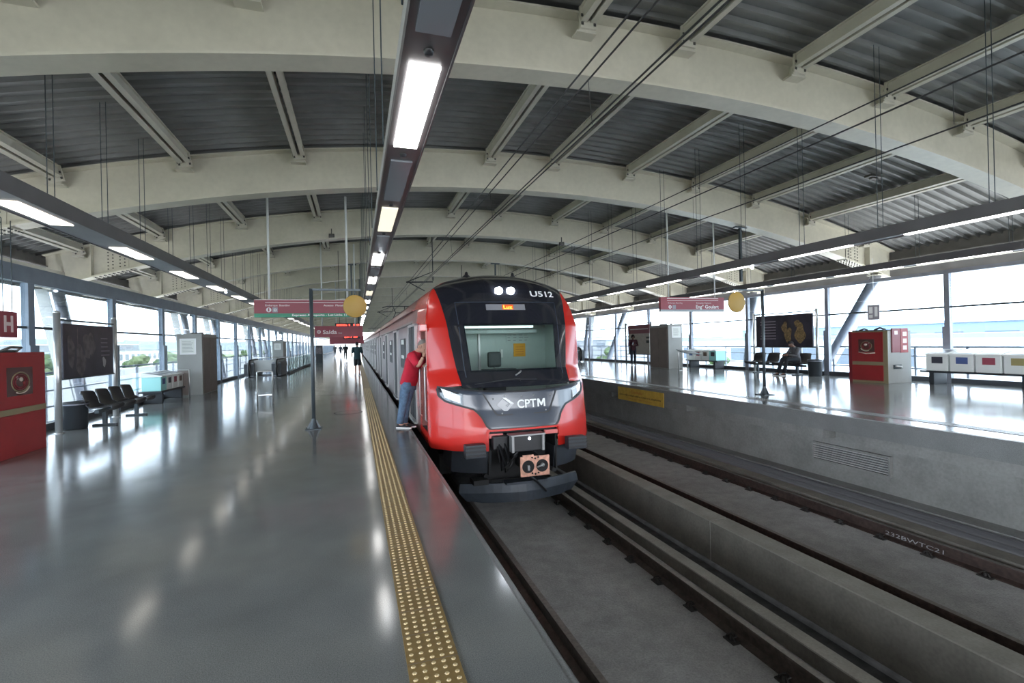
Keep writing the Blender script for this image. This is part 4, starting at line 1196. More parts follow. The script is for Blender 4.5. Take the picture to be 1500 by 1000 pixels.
# ------------------------------------------------------------------ posters and boards
def poster_stand(name, label, x, y0, y1, z0, z1, zf, ztop, inward, kind):
    t = thing(name, label, 'poster stand', (x, y0, zf))
    L = y1-y0
    for yy in (-.14, L+.14):
        b = MB(); b.tube([(0, yy, 0), (0, yy, ztop-zf)], .058 if inward > 0 else .045, 'tube_steel', 12); b.lathe([(.08, 0), (.08, .012), (.045, .014)], (0, yy, 0), 'tube_steel', 12); b.lathe([(.05, 0), (.05, .03), (.001, .05)], (0, yy, ztop-zf), 'tube_steel', 12); b.build('post', t)
    b = MB()
    for zz in (z0-.06, z1+.07): b.tube([(0, -.14, zz-zf), (0, L+.14, zz-zf)], .02, 'dark_steel', 8)
    b.build('cross_bar', t)
    b = MB(); b.box(-.03, .03, 0, L, z0-zf-.05, z1-zf, 'poster_dark', .006); p = b.build('poster_panel', t)
    b = MB(); X = inward*.0315
    def q(ya, yb, za, zb, m): b.box(min(X, X+inward*.001), max(X, X+inward*.001), ya*L, yb*L, z0-zf+za*(z1-z0), z0-zf+zb*(z1-z0), m)
    nb = [0]
    def blob(cy, cz, ry, rz, m, k=0):
        nb[0] += 1
        pts = [(X+inward*(.0012+.0006*nb[0]), cy*L+ry*L*math.cos(a)*(1+.25*math.sin(3*a+k)), z0-zf+(cz+rz*math.sin(a)*(1+.2*math.cos(2*a+k)))*(z1-z0)) for a in lin(0, 2*PI, 20)[:-1]]
        b.add(pts, [tuple(range(20))], m)
    if kind == 'shoes':
        blob(.40, .33, .06, .26, 'poster_gold', 1); blob(.46, .60, .05, .16, 'poster_gold', 2); blob(.80-.60, .0+.40, .085, .28, 'poster_gold', 3); blob(.25, .70, .04, .12, 'poster_gold', .5)
        for i in range(7):
            y = .62; q(y, y+random.uniform(.2, .32), .80-.095*i-.02, .80-.095*i+.015, 'poster_text')
    else:
        blob(.13, .45, .06, .34, 'poster_shape', 1); blob(.30, .28, .09, .30, 'poster_shape', 2); blob(.44, .56, .08, .30, 'poster_shape', .3); blob(.52, .60, .07, .22, 'poster_shape', 2.2); blob(.78, .22, .035, .12, 'faint_letter', 1); q(.245, .262, .2, .98, 'poster_shape')
        for i in range(5): q(.72, .72+random.uniform(.14, .2), .72-.09*i, .74-.09*i, 'poster_text')
    b.build('poster_print', p, fix=False)
    return t
poster_stand('poster_stand', 'tall dark advertising poster on white posts above the left platform seats', -5.62, 12.08, 14.2, 1.12, 2.18, 0, 2.38, 1, 'people')
poster_stand('poster_stand', 'dark poster with golden figures on posts above the opposite platform seats', 15.12, 13.1, 15.62, 1.24, 2.38, ZR, 2.48, -1, 'shoes')
t = thing('map_board', 'brownish information board with maroon top behind the standing person', 'board', (14.95, 22.8, ZR))
b = MB(); b.box(-.03, .03, 0, 2.15, .56, 1.70, 'board_map'); b.build('map_panel', t)
b = MB(); b.box(-.035, .035, 0, 2.15, 1.70, 2.18, 'board_maroon'); b.box(-.038, -.035, .1, 1.9, 1.92, 1.97, 'faint_letter'); b.box(-.036, -.032, .02, .3, 1.18, 1.32, 'cab_dark'); b.box(-.036, -.032, .02, .3, 1.42, 1.52, 'cab_dark'); b.build('header_panel', t)
for yy in (-.1, 2.45):
    b = MB(); b.tube([(0, yy, 0), (0, yy, 2.32)], .045, 'dark_steel', 10); b.build('post', t)
b = MB(); b.tube([(0, -.1, 2.25), (0, 2.45, 2.25)], .02, 'dark_steel', 8); b.tube([(0, -.1, .55), (0, 2.45, .55)], .02, 'dark_steel', 8); b.tube([(0, 2.1, 1.95), (0, 2.45, 1.95)], .015, 'dark_steel', 8); b.build('cross_bar', t)

# ------------------------------------------------------------------ fire hose cabinets
def hose_window(b, X, inward, yc, zc, w, h):
    b.box(min(X, X+inward*.004), max(X, X+inward*.004), yc-w/2, yc+w/2, zc-h/2, zc+h/2, 'cabinet_pane')
    for r in (.085, .115, .145):
        pts = [(X+inward*.006, yc+r*math.cos(a)*w/.42, zc-.01+r*math.sin(a)*h/.42) for a in lin(0, 2*PI, 20)]
        b.tube(pts, .010, 'cabinet_dark' if r < .14 else 'cabinet_olive', 6)
    b.tube([(X+inward*.01, yc+.16*math.cos(a)*w/.42, zc-.02+.16*math.sin(a)*h/.42) for a in lin(PI*1.35, PI*1.85, 8)], .010, 'hose', 6)
    b.ball((X+inward*.006, yc+.02, zc+.03), .006, .05, .035, 'hose', 10, 6); b.ball((X+inward*.006, yc-.07, zc+.06), .005, .03, .03, 'faint_letter', 8, 6); b.ball((X+inward*.006, yc+.09, zc-.03), .005, .03, .025, 'cabinet_red', 8, 6)
t = thing('fire_hose_cabinet', 'tall red fire hose cabinet with olive band at the left edge', 'fire cabinet', (-5.06, 8.9, 0))
b = MB(); b.box(-.62, 0, -.05, 1.48, .0, 1.615, 'cabinet_red', .008); b.build('body', t)
b = MB(); b.box(.0, .012, .02, 1.40, .05, .64, 'cabinet_red', .004); b.build('lower_door', t)
b = MB(); b.box(.0, .012, .02, 1.40, .76, 1.56, 'cabinet_red', .004); d = b.build('upper_door', t)
b = MB(); hose_window(b, .012, 1, .80, 1.16, .62, .44); b.build('hose_window', d)
b = MB(); b.box(.0, .010, -.04, 1.47, .655, .745, 'cabinet_olive'); b.box(-.62, 0, 1.48, 1.485, .655, .745, 'cabinet_olive'); b.build('olive_band', t)
b = MB(); b.tube([(-.3, .2, 1.63), (-.3, 1.3, 1.63)], .03, 'dark_steel', 8); b.tube([(-.25, 1.2, 1.62), (-.2, 1.25, 1.69), (-.2, 1.0, 1.7), (-.3, .9, 1.63)], .02, 'bolt', 8); b.build('top_pipe', t)
t = thing('fire_hose_cabinet', 'red fire hose cabinet with grey side on the opposite platform', 'fire cabinet', (14.02, 9.83, ZR))
b = MB(); b.box(.0, .9, 0, 1.12, 0, 1.47, 'booth', .006); b.build('body', t)
b = MB(); b.box(-.012, 0, .0, 1.12, 0.0, 1.47, 'cabinet_olive'); b.box(-.02, 0, 1.02, 1.12, 0, 1.47, 'cabinet_dark'); b.build('front_frame', t)
b = MB(); b.box(-.03, -.012, .12, 1.02, .06, .50, 'cabinet_red', .004); b.build('lower_door', t)
b = MB(); b.box(-.03, -.012, .12, 1.02, .60, 1.44, 'cabinet_red', .004); d = b.build('upper_door', t)
b = MB(); hose_window(b, -.03, -1, .58, 1.06, .46, .36); b.tube([(-.04, .33, .85), (-.045, .58, .83), (-.04, .8, .87)], .016, 'hose', 6); b.build('hose_window', d)
b = MB(); b.box(-.02, .45, .1, 1.0, 1.47, 1.50, 'bolt'); b.tube([(.2, .2, 1.5), (.2, .35, 1.56), (.2, .5, 1.5)], .025, 'bolt', 8); b.tube([(.2, .7, 1.5), (.2, .8, 1.54), (.2, .95, 1.5)], .02, 'bolt', 8); b.build('top_fittings', t)
b = MB(); b.tube([(.25, -.02, .48), (.4, -.08, .46), (.5, -.02, .42)], .025, 'silver_letter', 8); b.box(.2, .5, -.012, 0, .40, .52, 'dark_steel'); b.build('outlet', t)
b = MB(); b.box(.13, .45, -.03, -.0005, .86, 1.53, 'cabinet_dark'); b.box(.46, .74, -.035, -.0005, .85, 1.53, 'cabinet_red')
for i in range(3): b.box(.53, .68, -.04, -.035, .93+.19*i, 1.05+.19*i, 'pale_letter')
b.box(.22, .34, -.034, -.03, 1.36, 1.46, 'pale_letter'); b.build('flag_plate', t)
t = thing('hydrant_sign', 'small red hanging sign with a white H near the left edge', 'sign', (-5.6, 10.26, 1.87))
b = MB(); b.box(-.012, .012, 0, .44, 0, .44, 'sign_red'); b.build('plate', t)
b = MB(); b.box(.012, .014, .10, .16, .09, .37, 'pale_letter'); b.box(.012, .014, .27, .33, .09, .37, 'pale_letter'); b.box(.012, .014, .15, .28, .20, .26, 'pale_letter'); b.build('letter_h', t)
b = MB(); b.box(-.005, .005, .1, .11, .44, 2.0, 'dark_steel'); b.box(-.005, .005, .33, .34, .44, 2.0, 'dark_steel'); b.build('hanger', t)
t = thing('hydrant_sign', 'small pale hanging flag sign above the opposite red cabinet', 'sign', (15.2, 10.88, 2.03))
b = MB(); b.box(-.012, .012, 0, .36, 0, .46, 'sign_icon'); b.build('plate', t)
b = MB(); b.box(-.014, -.012, .05, .14, .1, .40, 'white_letter'); b.box(-.014, -.012, .20, .31, .06, .16, 'white_letter'); b.box(-.014, -.012, .20, .31, .20, .40, 'white_letter'); b.build('pictogram', t)
b = MB(); b.box(-.005, .005, .17, .18, .46, 1.9, 'silver_letter'); b.build('hanger', t)

# ------------------------------------------------------------------ bins
def trash(x, y, zf, label):
    t = thing('trash_bin', label, 'bin', (x, y, zf)); b = MB(); b.lathe([(.001, 0), (.19, 0), (.20, .02), (.215, .52), (.225, .53), (.225, .56), (.19, .56), (.18, .3), (.001, .28)], (0, 0, 0), 'bin_dark', 22); b.build('drum', t)
    b = MB(); b.lathe([(.226, .50), (.229, .51), (.226, .525)], (0, 0, 0), 'grey_steel', 22); b.build('band', t)
trash(-5.62, 12.55, 0, 'round dark trash bin beside the left poster post')
trash(14.88, 12.86, ZR, 'round dark trash bin beside the opposite platform seats')
def recycle(x, y0, zf, dy, inward, cols, wherelab, names, grp, sidecol='bin_white'):
    n = len(cols)
    t = thing('bin_stand', f'dark low stand carrying the recycling bins {wherelab}', 'stand', (x, y0, zf))
    b = MB(); b.box(-.30, .30, -.10, dy*n+.10, .32, .37, 'bin_dark', .005); b.build('shelf', t)
    for yy in (.15, dy*n-.15):
        b = MB(); b.box(-.25, .25, yy-.06, yy+.06, 0, .32, 'bin_dark', .01); b.build('leg', t)
    for i, c in enumerate(cols):
        r = thing('recycling_bin', f'white recycling bin with {names[i]} opening {wherelab}', 'recycling bin', (x, y0+dy*(i+.5), zf+.3705), grp)
        w = dy*.46
        b = MB(); poly = [(-.26, -w), (.26, -w), (.26, w), (-.26, w)]
        b.box(-.25, .25, -w, w, 0, .42, sidecol if i == 0 and sidecol != 'bin_white' else 'bin_white', .015); b.build('body', r)
        b = MB(); X = inward*.25
        b.box(min(X, X+inward*.006), max(X, X+inward*.006), -w*.55, w*.45, .20, .37, c); b.build('opening', r)
        b = MB(); lid = [[(inward*.29, -w*1.02, .42), (inward*.29, w*1.02, .42)], [(inward*.27, -w*1.02, .455), (inward*.27, w*1.02, .455)], [(-inward*.25, -w*1.02, .56), (-inward*.25, w*1.02, .56)], [(-inward*.27, -w*1.02, .42), (-inward*.27, w*1.02, .42)]]
        b.grid(lid, 'bin_white', False, False); 
        for e in (0, 1): b.add([q[e] for q in lid], [(0, 1, 2, 3)], 'bin_white')
        b.grid([[(inward*.20, -w*.7, .475), (inward*.20, w*.7, .475)], [(-inward*.18, -w*.7, .55), (-inward*.18, w*.7, .55)]], 'grey_steel', False)
        b.build('lid', r)
recycle(14.95, 7.10, ZR, .56, -1, ['bin_yellow', 'bin_red', 'bin_blue', 'bin_black'], 'at the right edge of the opposite platform', ['an olive yellow', 'a dull red', 'a blue', 'a black'], 'recycling bins at the right edge')
recycle(15.2, 17.75, ZR, .49, -1, ['bin_black', 'bin_brown', 'bin_red', 'bin_blue'], 'beside the grey booth across the tracks', ['a black', 'a brown', 'a dark red', 'a navy'], 'recycling bins beside the far booth', 'bin_teal')
recycle(-5.85, 17.2, 0, .50, 1, ['bin_blue', 'bin_black', 'bin_red', 'bin_brown'], 'beside the near platform booth', ['a blue', 'a black', 'a red', 'a brown'], 'recycling bins beside the near booth', 'bin_teal')

# ------------------------------------------------------------------ booths
def booth(x0, x1, y0, y1, zf, h, label, louv_side, notice_x, dark):
    t = thing('service_booth', label, 'booth', ((x0+x1)/2, y0, zf)); cx = (x0+x1)/2
    b = MB(); b.box(x0-cx, x1-cx, 0, y1-y0, 0, h, 'booth', .006); b.build('body', t)
    xs = (x1 if louv_side > 0 else x0)-cx; L = y1-y0
    for a, c in ((.04, .49), (.51, .96)):
        b = MB(); b.box(min(xs, xs+louv_side*.015), max(xs, xs+louv_side*.015), L*a, L*c, .03, h-.12, 'booth_brown')
        if dark:
            for i in range(int((h-.2)/.09)): b.box(min(xs+louv_side*.015, xs+louv_side*.022), max(xs+louv_side*.015, xs+louv_side*.022), L*a+.03, L*c-.03, .08+.09*i, .13+.09*i, 'booth_brown')
        b.build('louver_door', t)
    b = MB(); b.box(notice_x[0]-cx, notice_x[1]-cx, -.012, -.0005, notice_x[2]-zf, notice_x[3]-zf, 'white_letter'); b.box(notice_x[0]-cx+.05, notice_x[1]-cx-.05, -.014, -.012, notice_x[2]-zf+.05, notice_x[3]-zf-.05, 'paper')
    zz = notice_x[3]-zf-.10
    while zz > notice_x[2]-zf+.08:
        b.box(notice_x[0]-cx+.08, notice_x[1]-cx-.08-random.uniform(0, .08), -.0155, -.014, zz-.012, zz, 'paper_ink'); zz -= .05
    b.build('notice', t)
    b = MB(); b.tube([(0, .3, h), (0, .3, h+.06)], .05, 'bolt', 8); b.tube([(-.2, .9, h+.02), (.2, .9, h+.05)], .03, 'bolt', 8); b.build('top_fittings', t)
booth(-5.95, -5.18, 19.8, 21.7, 0, 2.14, 'grey service booth with notice and brown side by the left windows', 1, (-5.86, -5.36, 1.42, 1.98), True)
booth(13.66, 14.42, 19.35, 20.85, ZR, 2.03, 'grey service booth with brown louvred side on the opposite platform', -1, (13.85, 14.33, 1.63, 2.15), True)
booth(-6.05, -5.3, 40.8, 42.4, 0, 2.1, 'distant grey service booth behind the left escalator', 1, (-5.9, -5.45, 1.42, 1.9), False)
for x, y, zf, lab in ((-5.62, 19.2, 0, 'small dark guard rail standing before the left booth'),):
    t = thing('guard_rail', lab, 'railing', (x, y, zf)); b = MB(); b.tube([(-.2, 0, 0), (-.2, 0, .92), (.2, 0, .92), (.2, 0, 0)], .025, 'tube_steel', 10); b.build('frame', t); b = MB(); b.box(-.17, .17, -.006, .006, .05, .88, 'booth_brown'); b.build('infill', t)
def hoop(x, y, zf, w, h, label, extra=False):
    t = thing('hoop_barrier', label, 'barrier', (x, y, zf)); r = .06
    b = MB(); pts = [(-w/2, 0, 0), (-w/2, 0, h-r)]+[(-w/2+r-r*math.cos(a), 0, h-r+r*math.sin(a)) for a in lin(0, PI/2, 5)]+[(w/2-r+r*math.sin(a), 0, h-r+r*math.cos(a)) for a in lin(0, PI/2, 5)]+[(w/2, 0, 0)]
    b.tube(pts, .022, 'tube_steel', 10); b.build('hoop', t)
    b = MB(); b.box(-w/2, w/2, -.008, .008, .24, .27, 'tube_steel'); b.build('cross_bar', t)
    if extra:
        b = MB(); b.box(-w/2-.22, w/2+.15, -.22, .22, h-.03, h-.01, 'dark_steel'); b.build('tilted_panel', t).rotation_euler = (.25, .12, 0)
hoop(-2.5, 15.45, 0, .40, .93, 'chrome hoop barrier standing on the near platform')
hoop(10.96, 14.7, ZR, .36, .95, 'chrome hoop with dark sloping panel on the opposite platform', True)

# ------------------------------------------------------------------ escalators and stair guards
def escalator(x0, x1, y, zf, label, dy):
    t = thing('escalator', label, 'escalator', ((x0+x1)/2, y, zf)); cx = (x0+x1)/2
    for x in (x0+.25, x1-.25):
        b = MB(); rows = []
        prof = [(math.sin(a)*-.43, .47+.43*math.cos(a)) for a in lin(0, PI, 14)]
        for off in (-.06, .06): rows.append([(x-cx+off, py, pz) for py, pz in prof]+[(x-cx+off, dy, .04), (x-cx+off, dy, .90)])
        b.grid(rows, 'escalator', False)
        for r_ in rows: b.add(r_, [tuple(range(len(r_)))], 'escalator')
        o = b.build('balustrade', t)
        b = MB(); b.tube([(x-cx, py, pz) for py, pz in [(dy, .92)]+[(math.sin(a)*-.46, .47+.46*math.cos(a)) for a in lin(0, PI, 14)]], .045, 'rubber', 10); b.build('handrail', t)
        b = MB(); b.box(x-cx-.22, x-cx+.22, -.28, dy, .04, .80, 'bld_grey', .05); b.box(x-cx-.25, x-cx+.25, -.30, -.28, .1, .72, 'bin_dark', .01); b.build('newel_box', t)
    b = MB(); b.box(x0+.45-cx, x1-.45-cx, .02, .06, .28, .92, 'escalator'); b.build('barrier_panel', t)
    b = MB(); b.box(x0+.3-cx, x1-.3-cx, .1, dy, .0, .03, 'grey_steel'); b.build('comb_plate', t)
escalator(-5.80, -3.95, 29.9, 0, 'escalator head with two black handrail ends on the near platform', 2.2)
escalator(12.6, 14.1, 29.3, ZR, 'escalator head behind the train nose on the opposite platform', 2.2)
t = thing('stair_railing', 'steel railing with glass panels round the near platform stair opening', 'railing', (-3.95, 32.4, 0))
b = MB(); b.tube([(0, 0, 1.0), (0, 17, 1.0)], .025, 'tube_steel', 8); b.tube([(0, 0, 1.0), (-1.9, 0, 1.0)], .025, 'tube_steel', 8); b.build('top_rail', t)
b = MB(); b.box(-.1, .1, 0, 17, 0, .12, 'curb'); b.build('plinth', t)
b = MB(); b.box(-.006, .006, 0, 17, .14, .92, 'rail_glass'); b.build('glass_panel', t)
p0 = None
for i in range(15):
    if p0 is None: m = MB(); m.tube([(0, 0, .1), (0, 0, 1.0)], .025, 'white_pole', 8); p0 = m.build('post', t)
    else: d = p0.copy(); COL.objects.link(d); d.location = (0, 1.2*i, 0)
t = thing('signal_cabinet', 'dark cabinet beside the stair railing on the near platform', 'cabinet', (-3.4, 50.5, 0))
b = MB(); b.box(-.3, .3, -.3, .3, 0, 1.7, 'bin_dark', .02); b.build('body', t); b = MB(); b.box(-.25, .25, -.31, -.3, .9, 1.5, 'poster_shape'); b.build('screen', t)

# ------------------------------------------------------------------ mirror posts with yellow discs
def disc_post(x, y, zf, h, reach, label, drop):
    t = thing('disc_post', label, 'post', (x, y, zf))
    b = MB(); b.tube([(0, 0, 0), (0, 0, h)], .035, 'dark_steel', 12); b.lathe([(.09, .012), (.075, .05), (.045, .14), (.035, .20)], (0, 0, 0), 'dark_steel', 12); b.build('pole', t)
    b = MB(); b.box(-.15, .15, -.15, .15, 0, .014, 'dark_steel', .003)
    for a in (0, PI/2, PI, 3*PI/2): b.bar((.11*math.cos(a), .11*math.sin(a), .014), (.03*math.cos(a), .03*math.sin(a), .17), .006 if abs(math.cos(a)) < .5 else .02, .006 if abs(math.sin(a)) < .5 else .02, 'dark_steel')
    b.build('base_plate', t)
    b = MB(); b.box(min(-.03, reach), max(.03, reach), -.02, .02, h-.03, h+.01, 'dark_steel'); b.build('arm', t)
    xd = drop[0]; b = MB(); b.tube([(xd, 0, h), (xd, 0, drop[1]+.2)], .012, 'dark_steel', 8); b.build('drop_rod', t)
    b = MB(); b.lathe([(.001, -.02), (drop[2]-.01, -.02), (drop[2], -.012), (drop[2], .012), (drop[2]-.01, .02), (.001, .02)], (xd, 0, drop[1]), 'disc_yellow', 36, 1); b.build('disc', t)
disc_post(-.82, 10.3, 0, 2.72, .92, 'dark post holding a round ochre disc over the near platform', (.81, 2.385, .225))
disc_post(9.25, 9.36, ZR, 2.50, -.86, 'dark post holding a round ochre disc on the opposite platform', (-.76, 2.20, .24))

# ------------------------------------------------------------------ hanging signs
def icon_disc(b, x, z, r, y, m): b.lathe([(.001, 0), (r, 0)], (x, y, z), m, 18, 1)
t = thing('platform_sign', 'long red hanging platform sign with green lower band', 'sign', (-1.16, 14, 2.38))
b = MB(); b.box(-1.31, 1.31, -.05, .05, .10, .46, 'sign_red'); b.box(-1.31, 1.31, -.052, .052, .445, .46, 'pale_letter'); b.box(-1.05, 1.2, -.053, -.05, .375, .390, 'pale_letter'); b.build('panel', t)
b = MB(); b.box(-1.31, 1.31, -.05, .05, 0, .098, 'sign_green'); gb = b.build('green_band', t)
b = MB(); add_text(b, 'Expresso Aeroporto - Luz Linha 13', (-.42, -.054, .028), (1, 0, 0), (0, 0, 1), .052, 'white_letter', 1.36, .03); b.build('band_lettering', gb)
b = MB(); add_text(b, 'Embarque', (-1.05, -.054, .285), (1, 0, 0), (0, 0, 1), .045, 'pale_letter', .29, .02); b.build('departure_lettering', t)
b = MB(); add_text(b, 'Boarding', (-.72, -.054, .285), (1, 0, 0), (0, 0, 1), .045, 'pale_letter', .25, .02); b.build('boarding_lettering', t)
b = MB(); add_text(b, 'Acesso', (.35, -.054, .285), (1, 0, 0), (0, 0, 1), .045, 'pale_letter', .25, .02); b.build('access_lettering', t)
b = MB(); add_text(b, 'Plataforma', (.65, -.054, .285), (1, 0, 0), (0, 0, 1), .045, 'pale_letter', .40, .02); b.build('track_lettering', t)
b = MB(); icon_disc(b, -.97, .19, .062, -.0535, 'white_letter'); b.box(-.985, -.955, -.056, -.054, .15, .235, 'sign_red'); b.box(-.885, -.76, -.054, -.05, .125, .255, 'sign_icon'); b.lathe([(.02, 0), (.035, 0)], (-.82, -.055, .19), 'white_letter', 14, 1); b.build('pictograms', t)
for x in (-.96, .96):
    b = MB(); b.tube([(x, 0, .46), (x, 0, 3.25)], .028, 'white_pole', 8); b.build('hanger', t)
t = thing('exit_sign', 'red hanging sign reading Saída farther along the near platform', 'sign', (-.62, 20, 1.95))
b = MB(); b.box(-.87, .87, -.05, .05, 0, .42, 'sign_red'); b.build('panel', t)
b = MB(); add_text(b, 'Saída', (-.58, -.054, .12), (1, 0, 0), (0, 0, 1), .15, 'pale_letter', .50, .015); add_text(b, 'Exit', (-.02, -.054, .12), (1, 0, 0), (0, 0, 1), .06, 'faint_letter', .13); b.build('lettering', t)
b = MB(); b.lathe([(.045, 0), (.068, 0)], (-.72, -.054, .20), 'pale_letter', 18, 1); b.bar((-.72, -.054, .17), (-.72, -.054, .23), .012, .002, 'pale_letter'); b.build('pictogram', t)
for x in (-.6, .6):
    b = MB(); b.tube([(x, 0, .42), (x, 0, 3.6)], .025, 'white_pole', 8); b.build('hanger', t)
def led_board(x, y, z, w, label, seg, red=True, hang=3.2):
    t = thing('led_board', label, 'display', (x, y, z)); b = MB(); b.box(-w/2, w/2, -.05, .05, 0, .19, 'bin_dark'); b.build('case', t)
    b = MB(); xx = -w/2+.06
    for L, g in seg:
        k = 0
        while k < L-.001:
            b.box(xx+k, xx+k+.045, -.053, -.05, .05+.02*(int(k*40) % 2), .15-.015*(int(k*53) % 3), 'led_red'); k += .06
        xx += L+g
    b.build('lit_text', t)
    for s in (-1, 1):
        b = MB(); b.tube([(s*w*.32, 0, .19), (s*w*.32, 0, hang)], .012, 'dark_steel', 6); b.build('hanger', t)
led_board(-.33, 21.6, 2.35, .98, 'dark display with red lit letters above the Saída sign', ((.42, .06), (.06, .12), (.22, 0)))
t = thing('exit_sign', 'second red hanging sign behind the Saída sign', 'sign', (-.55, 32, 1.72)); b = MB(); b.box(-1.0, 1.0, -.05, .05, 0, .5, 'sign_red'); b.build('panel', t)
for x in (-.6, .6):
    b = MB(); b.tube([(x, 0, .5), (x, 0, 3.8)], .025, 'white_pole', 8); b.build('hanger', t)
led_board(-.25, 31.0, 2.02, .95, 'second dark display with red lit letters farther along the near platform', ((.30, .06), (.06, .1), (.2, 0)))
t = thing('platform_sign', 'red hanging sign reading Eng° Goulart on the opposite platform', 'sign', (10.08, 13, 2.42))
b = MB(); b.box(-1.18, 1.18, -.05, .05, .07, .45, 'sign_red'); b.box(-.95, .95, -.053, -.05, .40, .425, 'pale_letter'); b.box(-.95, .95, -.053, -.05, .345, .36, 'pale_letter'); b.build('panel', t)
b = MB(); b.box(-1.18, 1.18, -.05, .05, 0, .068, 'sign_grey'); b.build('grey_band', t)
b = MB(); add_text(b, 'Embarque Boarding', (-.92, -.054, .255), (1, 0, 0), (0, 0, 1), .040, 'pale_letter', .52); b.build('boarding_lettering', t)
b = MB(); add_text(b, 'Estação Station', (.12, -.054, .255), (1, 0, 0), (0, 0, 1), .040, 'pale_letter', .55); b.build('station_lettering', t)
b = MB(); add_text(b, 'Eng° Goulart', (.10, -.054, .105), (1, 0, 0), (0, 0, 1), .105, 'white_letter', .86, .012); b.build('lettering', t)
b = MB(); icon_disc(b, -.85, .15, .055, -.0535, 'white_letter'); b.box(-.865, -.835, -.056, -.054, .12, .18, 'sign_red'); b.box(-.76, -.64, -.054, -.05, .09, .21, 'sign_icon'); b.build('pictograms', t)
for x in (-.86, .86):
    b = MB(); b.tube([(x, 0, .45), (x, 0, 3.2)], .022, 'white_pole', 8); b.build('hanger', t)
def drop_mast(x, y, z0, z1, label):
    t = thing('support_mast', label, 'mast', (x, y, z0)); b = MB(); b.box(-.035, .035, -.035, .035, 0, z1-z0, 'dark_steel'); b.build('mast', t); b = MB(); b.box(-.22, .22, -.06, .06, z1-z0-.05, z1-z0, 'dark_steel'); b.build('top_plate', t)
drop_mast(11.35, 12.3, 3.3, arc(11.35, RS)-.004, 'dark hanging mast with cross plate above the Eng° Goulart sign')
drop_mast(6.6, 23.3, 4.1, arc(6.6, RS)-.004, 'thin dark hanging mast over the far track')
drop_mast(-.15, 23.3, 3.2, arc(-.15, RS)-.004, 'dark hanging mast behind the near ochre disc')
def speaker(x, y, z, label):
    t = thing('speaker', label, 'speaker', (x, y, z)); b = MB(); b.box(-.09, .09, -.07, .07, -.14, 0, 'bolt', .02); b.build('body', t); b = MB(); b.box(-.015, .015, -.015, .015, 0, .18, 'bolt'); b.build('bracket', t)
speaker(-.72, 17.70, 5.40, 'small dark loudspeaker under the third roof arch')
speaker(7.6, 17.4, 5.4, 'small dark loudspeaker hanging over the far track')
t = thing('roof_fixture', 'small dark fixture on the roof sheeting at the upper right', 'fixture', (12.9, 9.3, arc(12.9, RT)-.02)); b = MB(); b.box(-.22, .22, -.09, .09, -.06, .0, 'bolt', .01); b.box(-.1, .1, -.05, .05, -.10, -.06, 'bolt', .01); b.build('case', t)

# floor hatch
t = thing('floor_hatch', 'oval inspection cover set in the near platform floor', 'cover', (-.22, 12.44, .0005)); ring = lambda r, z: [(r*math.cos(2*PI*i/28), r*math.sin(2*PI*i/28), z) for i in range(28)]
b = MB(); b.add(ring(.30, .0012), [tuple(range(28))], 'granite'); b.build('lid', t)
b = MB(); b.grid([ring(.305, .0008), ring(.33, .0008)], 'bolt', False, True); b.build('rim', t)

# ------------------------------------------------------------------ outside
b = MB(); b.box(-1500, -6.9, -300, 3000, -6.5, -6, 'asphalt'); structure(b, 'ground', 'grey ground outside the near platform', 'ground')
b = MB(); b.box(16.3, 1500, -300, 3000, -6.5, -6, 'pale_yard'); structure(b, 'ground', 'pale yard outside the opposite platform', 'ground')
b = MB(); b.box(-190, -16, -60, 700, -5.999, -5.985, 'grass'); o = b.build('grass_verge'); tag(o, 'green grass verge beyond the viaduct parapet', 'grass', None, 'stuff')
def hill(x0, x1, y, h, label, seed):
    random.seed(seed); b = MB(); n = 40; prof = []
    for i in range(n+1):
        u = i/n; prof.append((x0+(x1-x0)*u, -6+h*(math.sin(PI*u)**.6)*(.75+.25*math.sin(5*u+seed)+.06*math.sin(23*u))))
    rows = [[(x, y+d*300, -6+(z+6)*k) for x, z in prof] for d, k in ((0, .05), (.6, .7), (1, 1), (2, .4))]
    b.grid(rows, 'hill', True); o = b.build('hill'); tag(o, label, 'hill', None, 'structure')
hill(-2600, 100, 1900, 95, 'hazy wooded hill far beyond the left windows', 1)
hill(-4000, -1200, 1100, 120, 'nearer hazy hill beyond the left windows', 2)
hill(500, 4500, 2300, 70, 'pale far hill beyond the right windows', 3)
def house(x0, x1, y0, y1, h, wall, band, label, n=6, floors=2):
    t = thing('building', label, 'building', ((x0+x1)/2, (y0+y1)/2, -5.98)); cx, cy = (x0+x1)/2, (y0+y1)/2
    b = MB(); b.box(x0-cx, x1-cx, y0-cy, y1-cy, 0, h, wall); b.build('walls', t)
    b = MB(); b.box(x0-cx-.4, x1-cx+.4, y0-cy-.4, y1-cy+.4, h, h+.5, band); b.build('roof', t)
    sx = x1-cx if x1 < 0 else x0-cx; d = .05 if x1 < 0 else -.05
    for f in range(floors):
        z = h*(f+.45)/floors; L = (y1-y0)/n
        p0 = None
        for i in range(n):
            if p0 is None: b = MB(); b.box(min(sx, sx+d), max(sx, sx+d), -L*.3, L*.3, 0, h/floors*.35, 'bld_glass'); p0 = b.build('window', t, (0, y0-cy+L*.5, z))
            else: e = p0.copy(); COL.objects.link(e); e.location = (0, y0-cy+L*(i+.5), z)
    return t
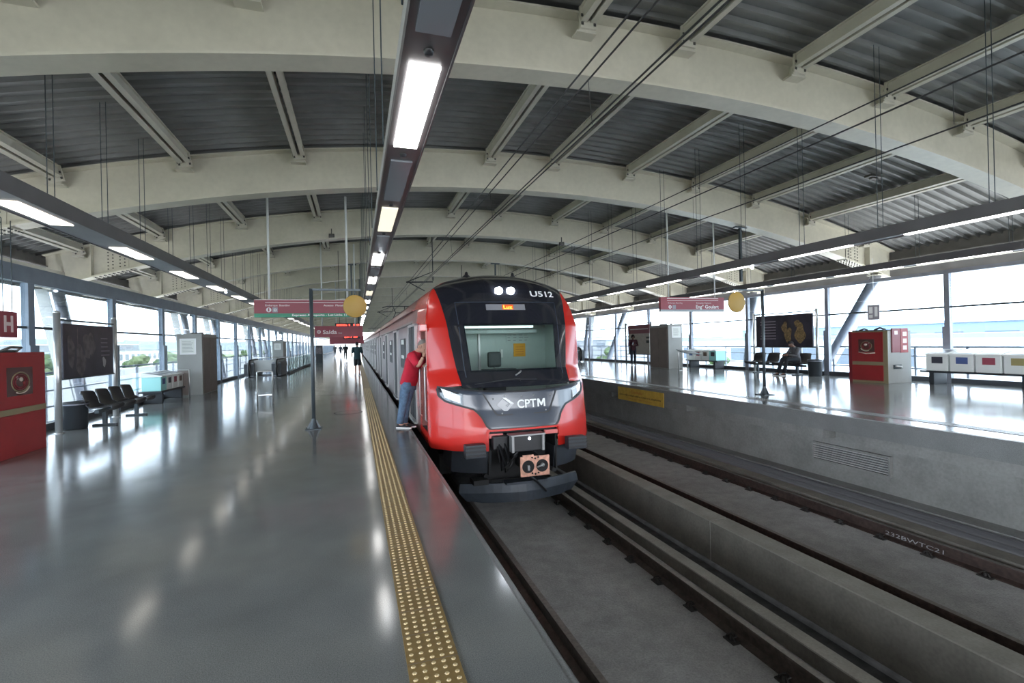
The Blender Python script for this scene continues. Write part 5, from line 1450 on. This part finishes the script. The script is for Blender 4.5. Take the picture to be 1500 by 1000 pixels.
house(-115, -97, 250, 300, 7.6, 'bld_white', 'bld_grey', 'long white building behind the grass verge on the left', 8, 1)
house(-190, -150, 330, 420, 11.5, 'bld_grey', 'bld_white', 'grey building with many windows behind the long white one', 8, 2)
house(-230, -190, 140, 230, 12, 'bld_white', 'bld_grey', 'pale apartment block at the foot of the hill', 10, 3)
house(-160, -120, 190, 290, 8, 'bld_pale', 'bld_grey', 'pale low building behind the left booth', 8, 2)
house(70, 110, 22, 95, 6.9, 'bld_pale', 'bld_blue', 'long pale warehouse with blue roof edge seen through the right windows', 10, 1)
house(60, 95, 110, 200, 7.6, 'bld_grey', 'bld_pale', 'grey industrial building seen past the train nose', 12, 2)
house(120, 170, 40, 130, 9.6, 'bld_blue', 'bld_pale', 'blue grey hall behind the long pale warehouse', 10, 1)
house(150, 200, -30, 30, 8.6, 'bld_pale', 'bld_white', 'pale distant hall at the far right of the view', 8, 1)
random.seed(11)
def tree(x, y, h, m, label, grp=None):
    t = thing('tree', label, 'tree', (x, y, -5.98), grp); b = MB(); b.tube([(0, 0, 0), (.1, 0, h*.3), (0, .1, h*.6)], [.25, .18, .1], 'bark', 8); b.build('trunk', t)
    b = MB()
    for i in range(16):
        a = random.uniform(0, 2*PI); r = random.uniform(0, h*.26); z = random.uniform(h*.35, h*.9); s = random.uniform(.10, .18)*h
        bm = bmesh.new(); bmesh.ops.create_icosphere(bm, subdivisions=2, radius=s)
        for v in bm.verts: v.co *= random.uniform(.8, 1.2); v.co += Vector((r*math.cos(a), r*math.sin(a), z))
        b.bm(bm, m, False)
    b.build('crown', t, fix=False)
for i in range(26):
    y = 45+i*12+random.uniform(-4, 4); x = -36-random.uniform(0, 18)-(i % 3)*4
    tree(x, y, random.uniform(5.0, 7.2), 'leaf' if i % 3 else 'leaf_pale', 'leafy green tree in the belt beyond the left platform windows', 'tree belt beyond the left windows')
for i in range(8):
    tree(40+random.uniform(0, 12), 60+i*16, random.uniform(4.6, 6.4), 'leaf', 'small green tree outside the opposite platform windows', 'trees outside the right windows')
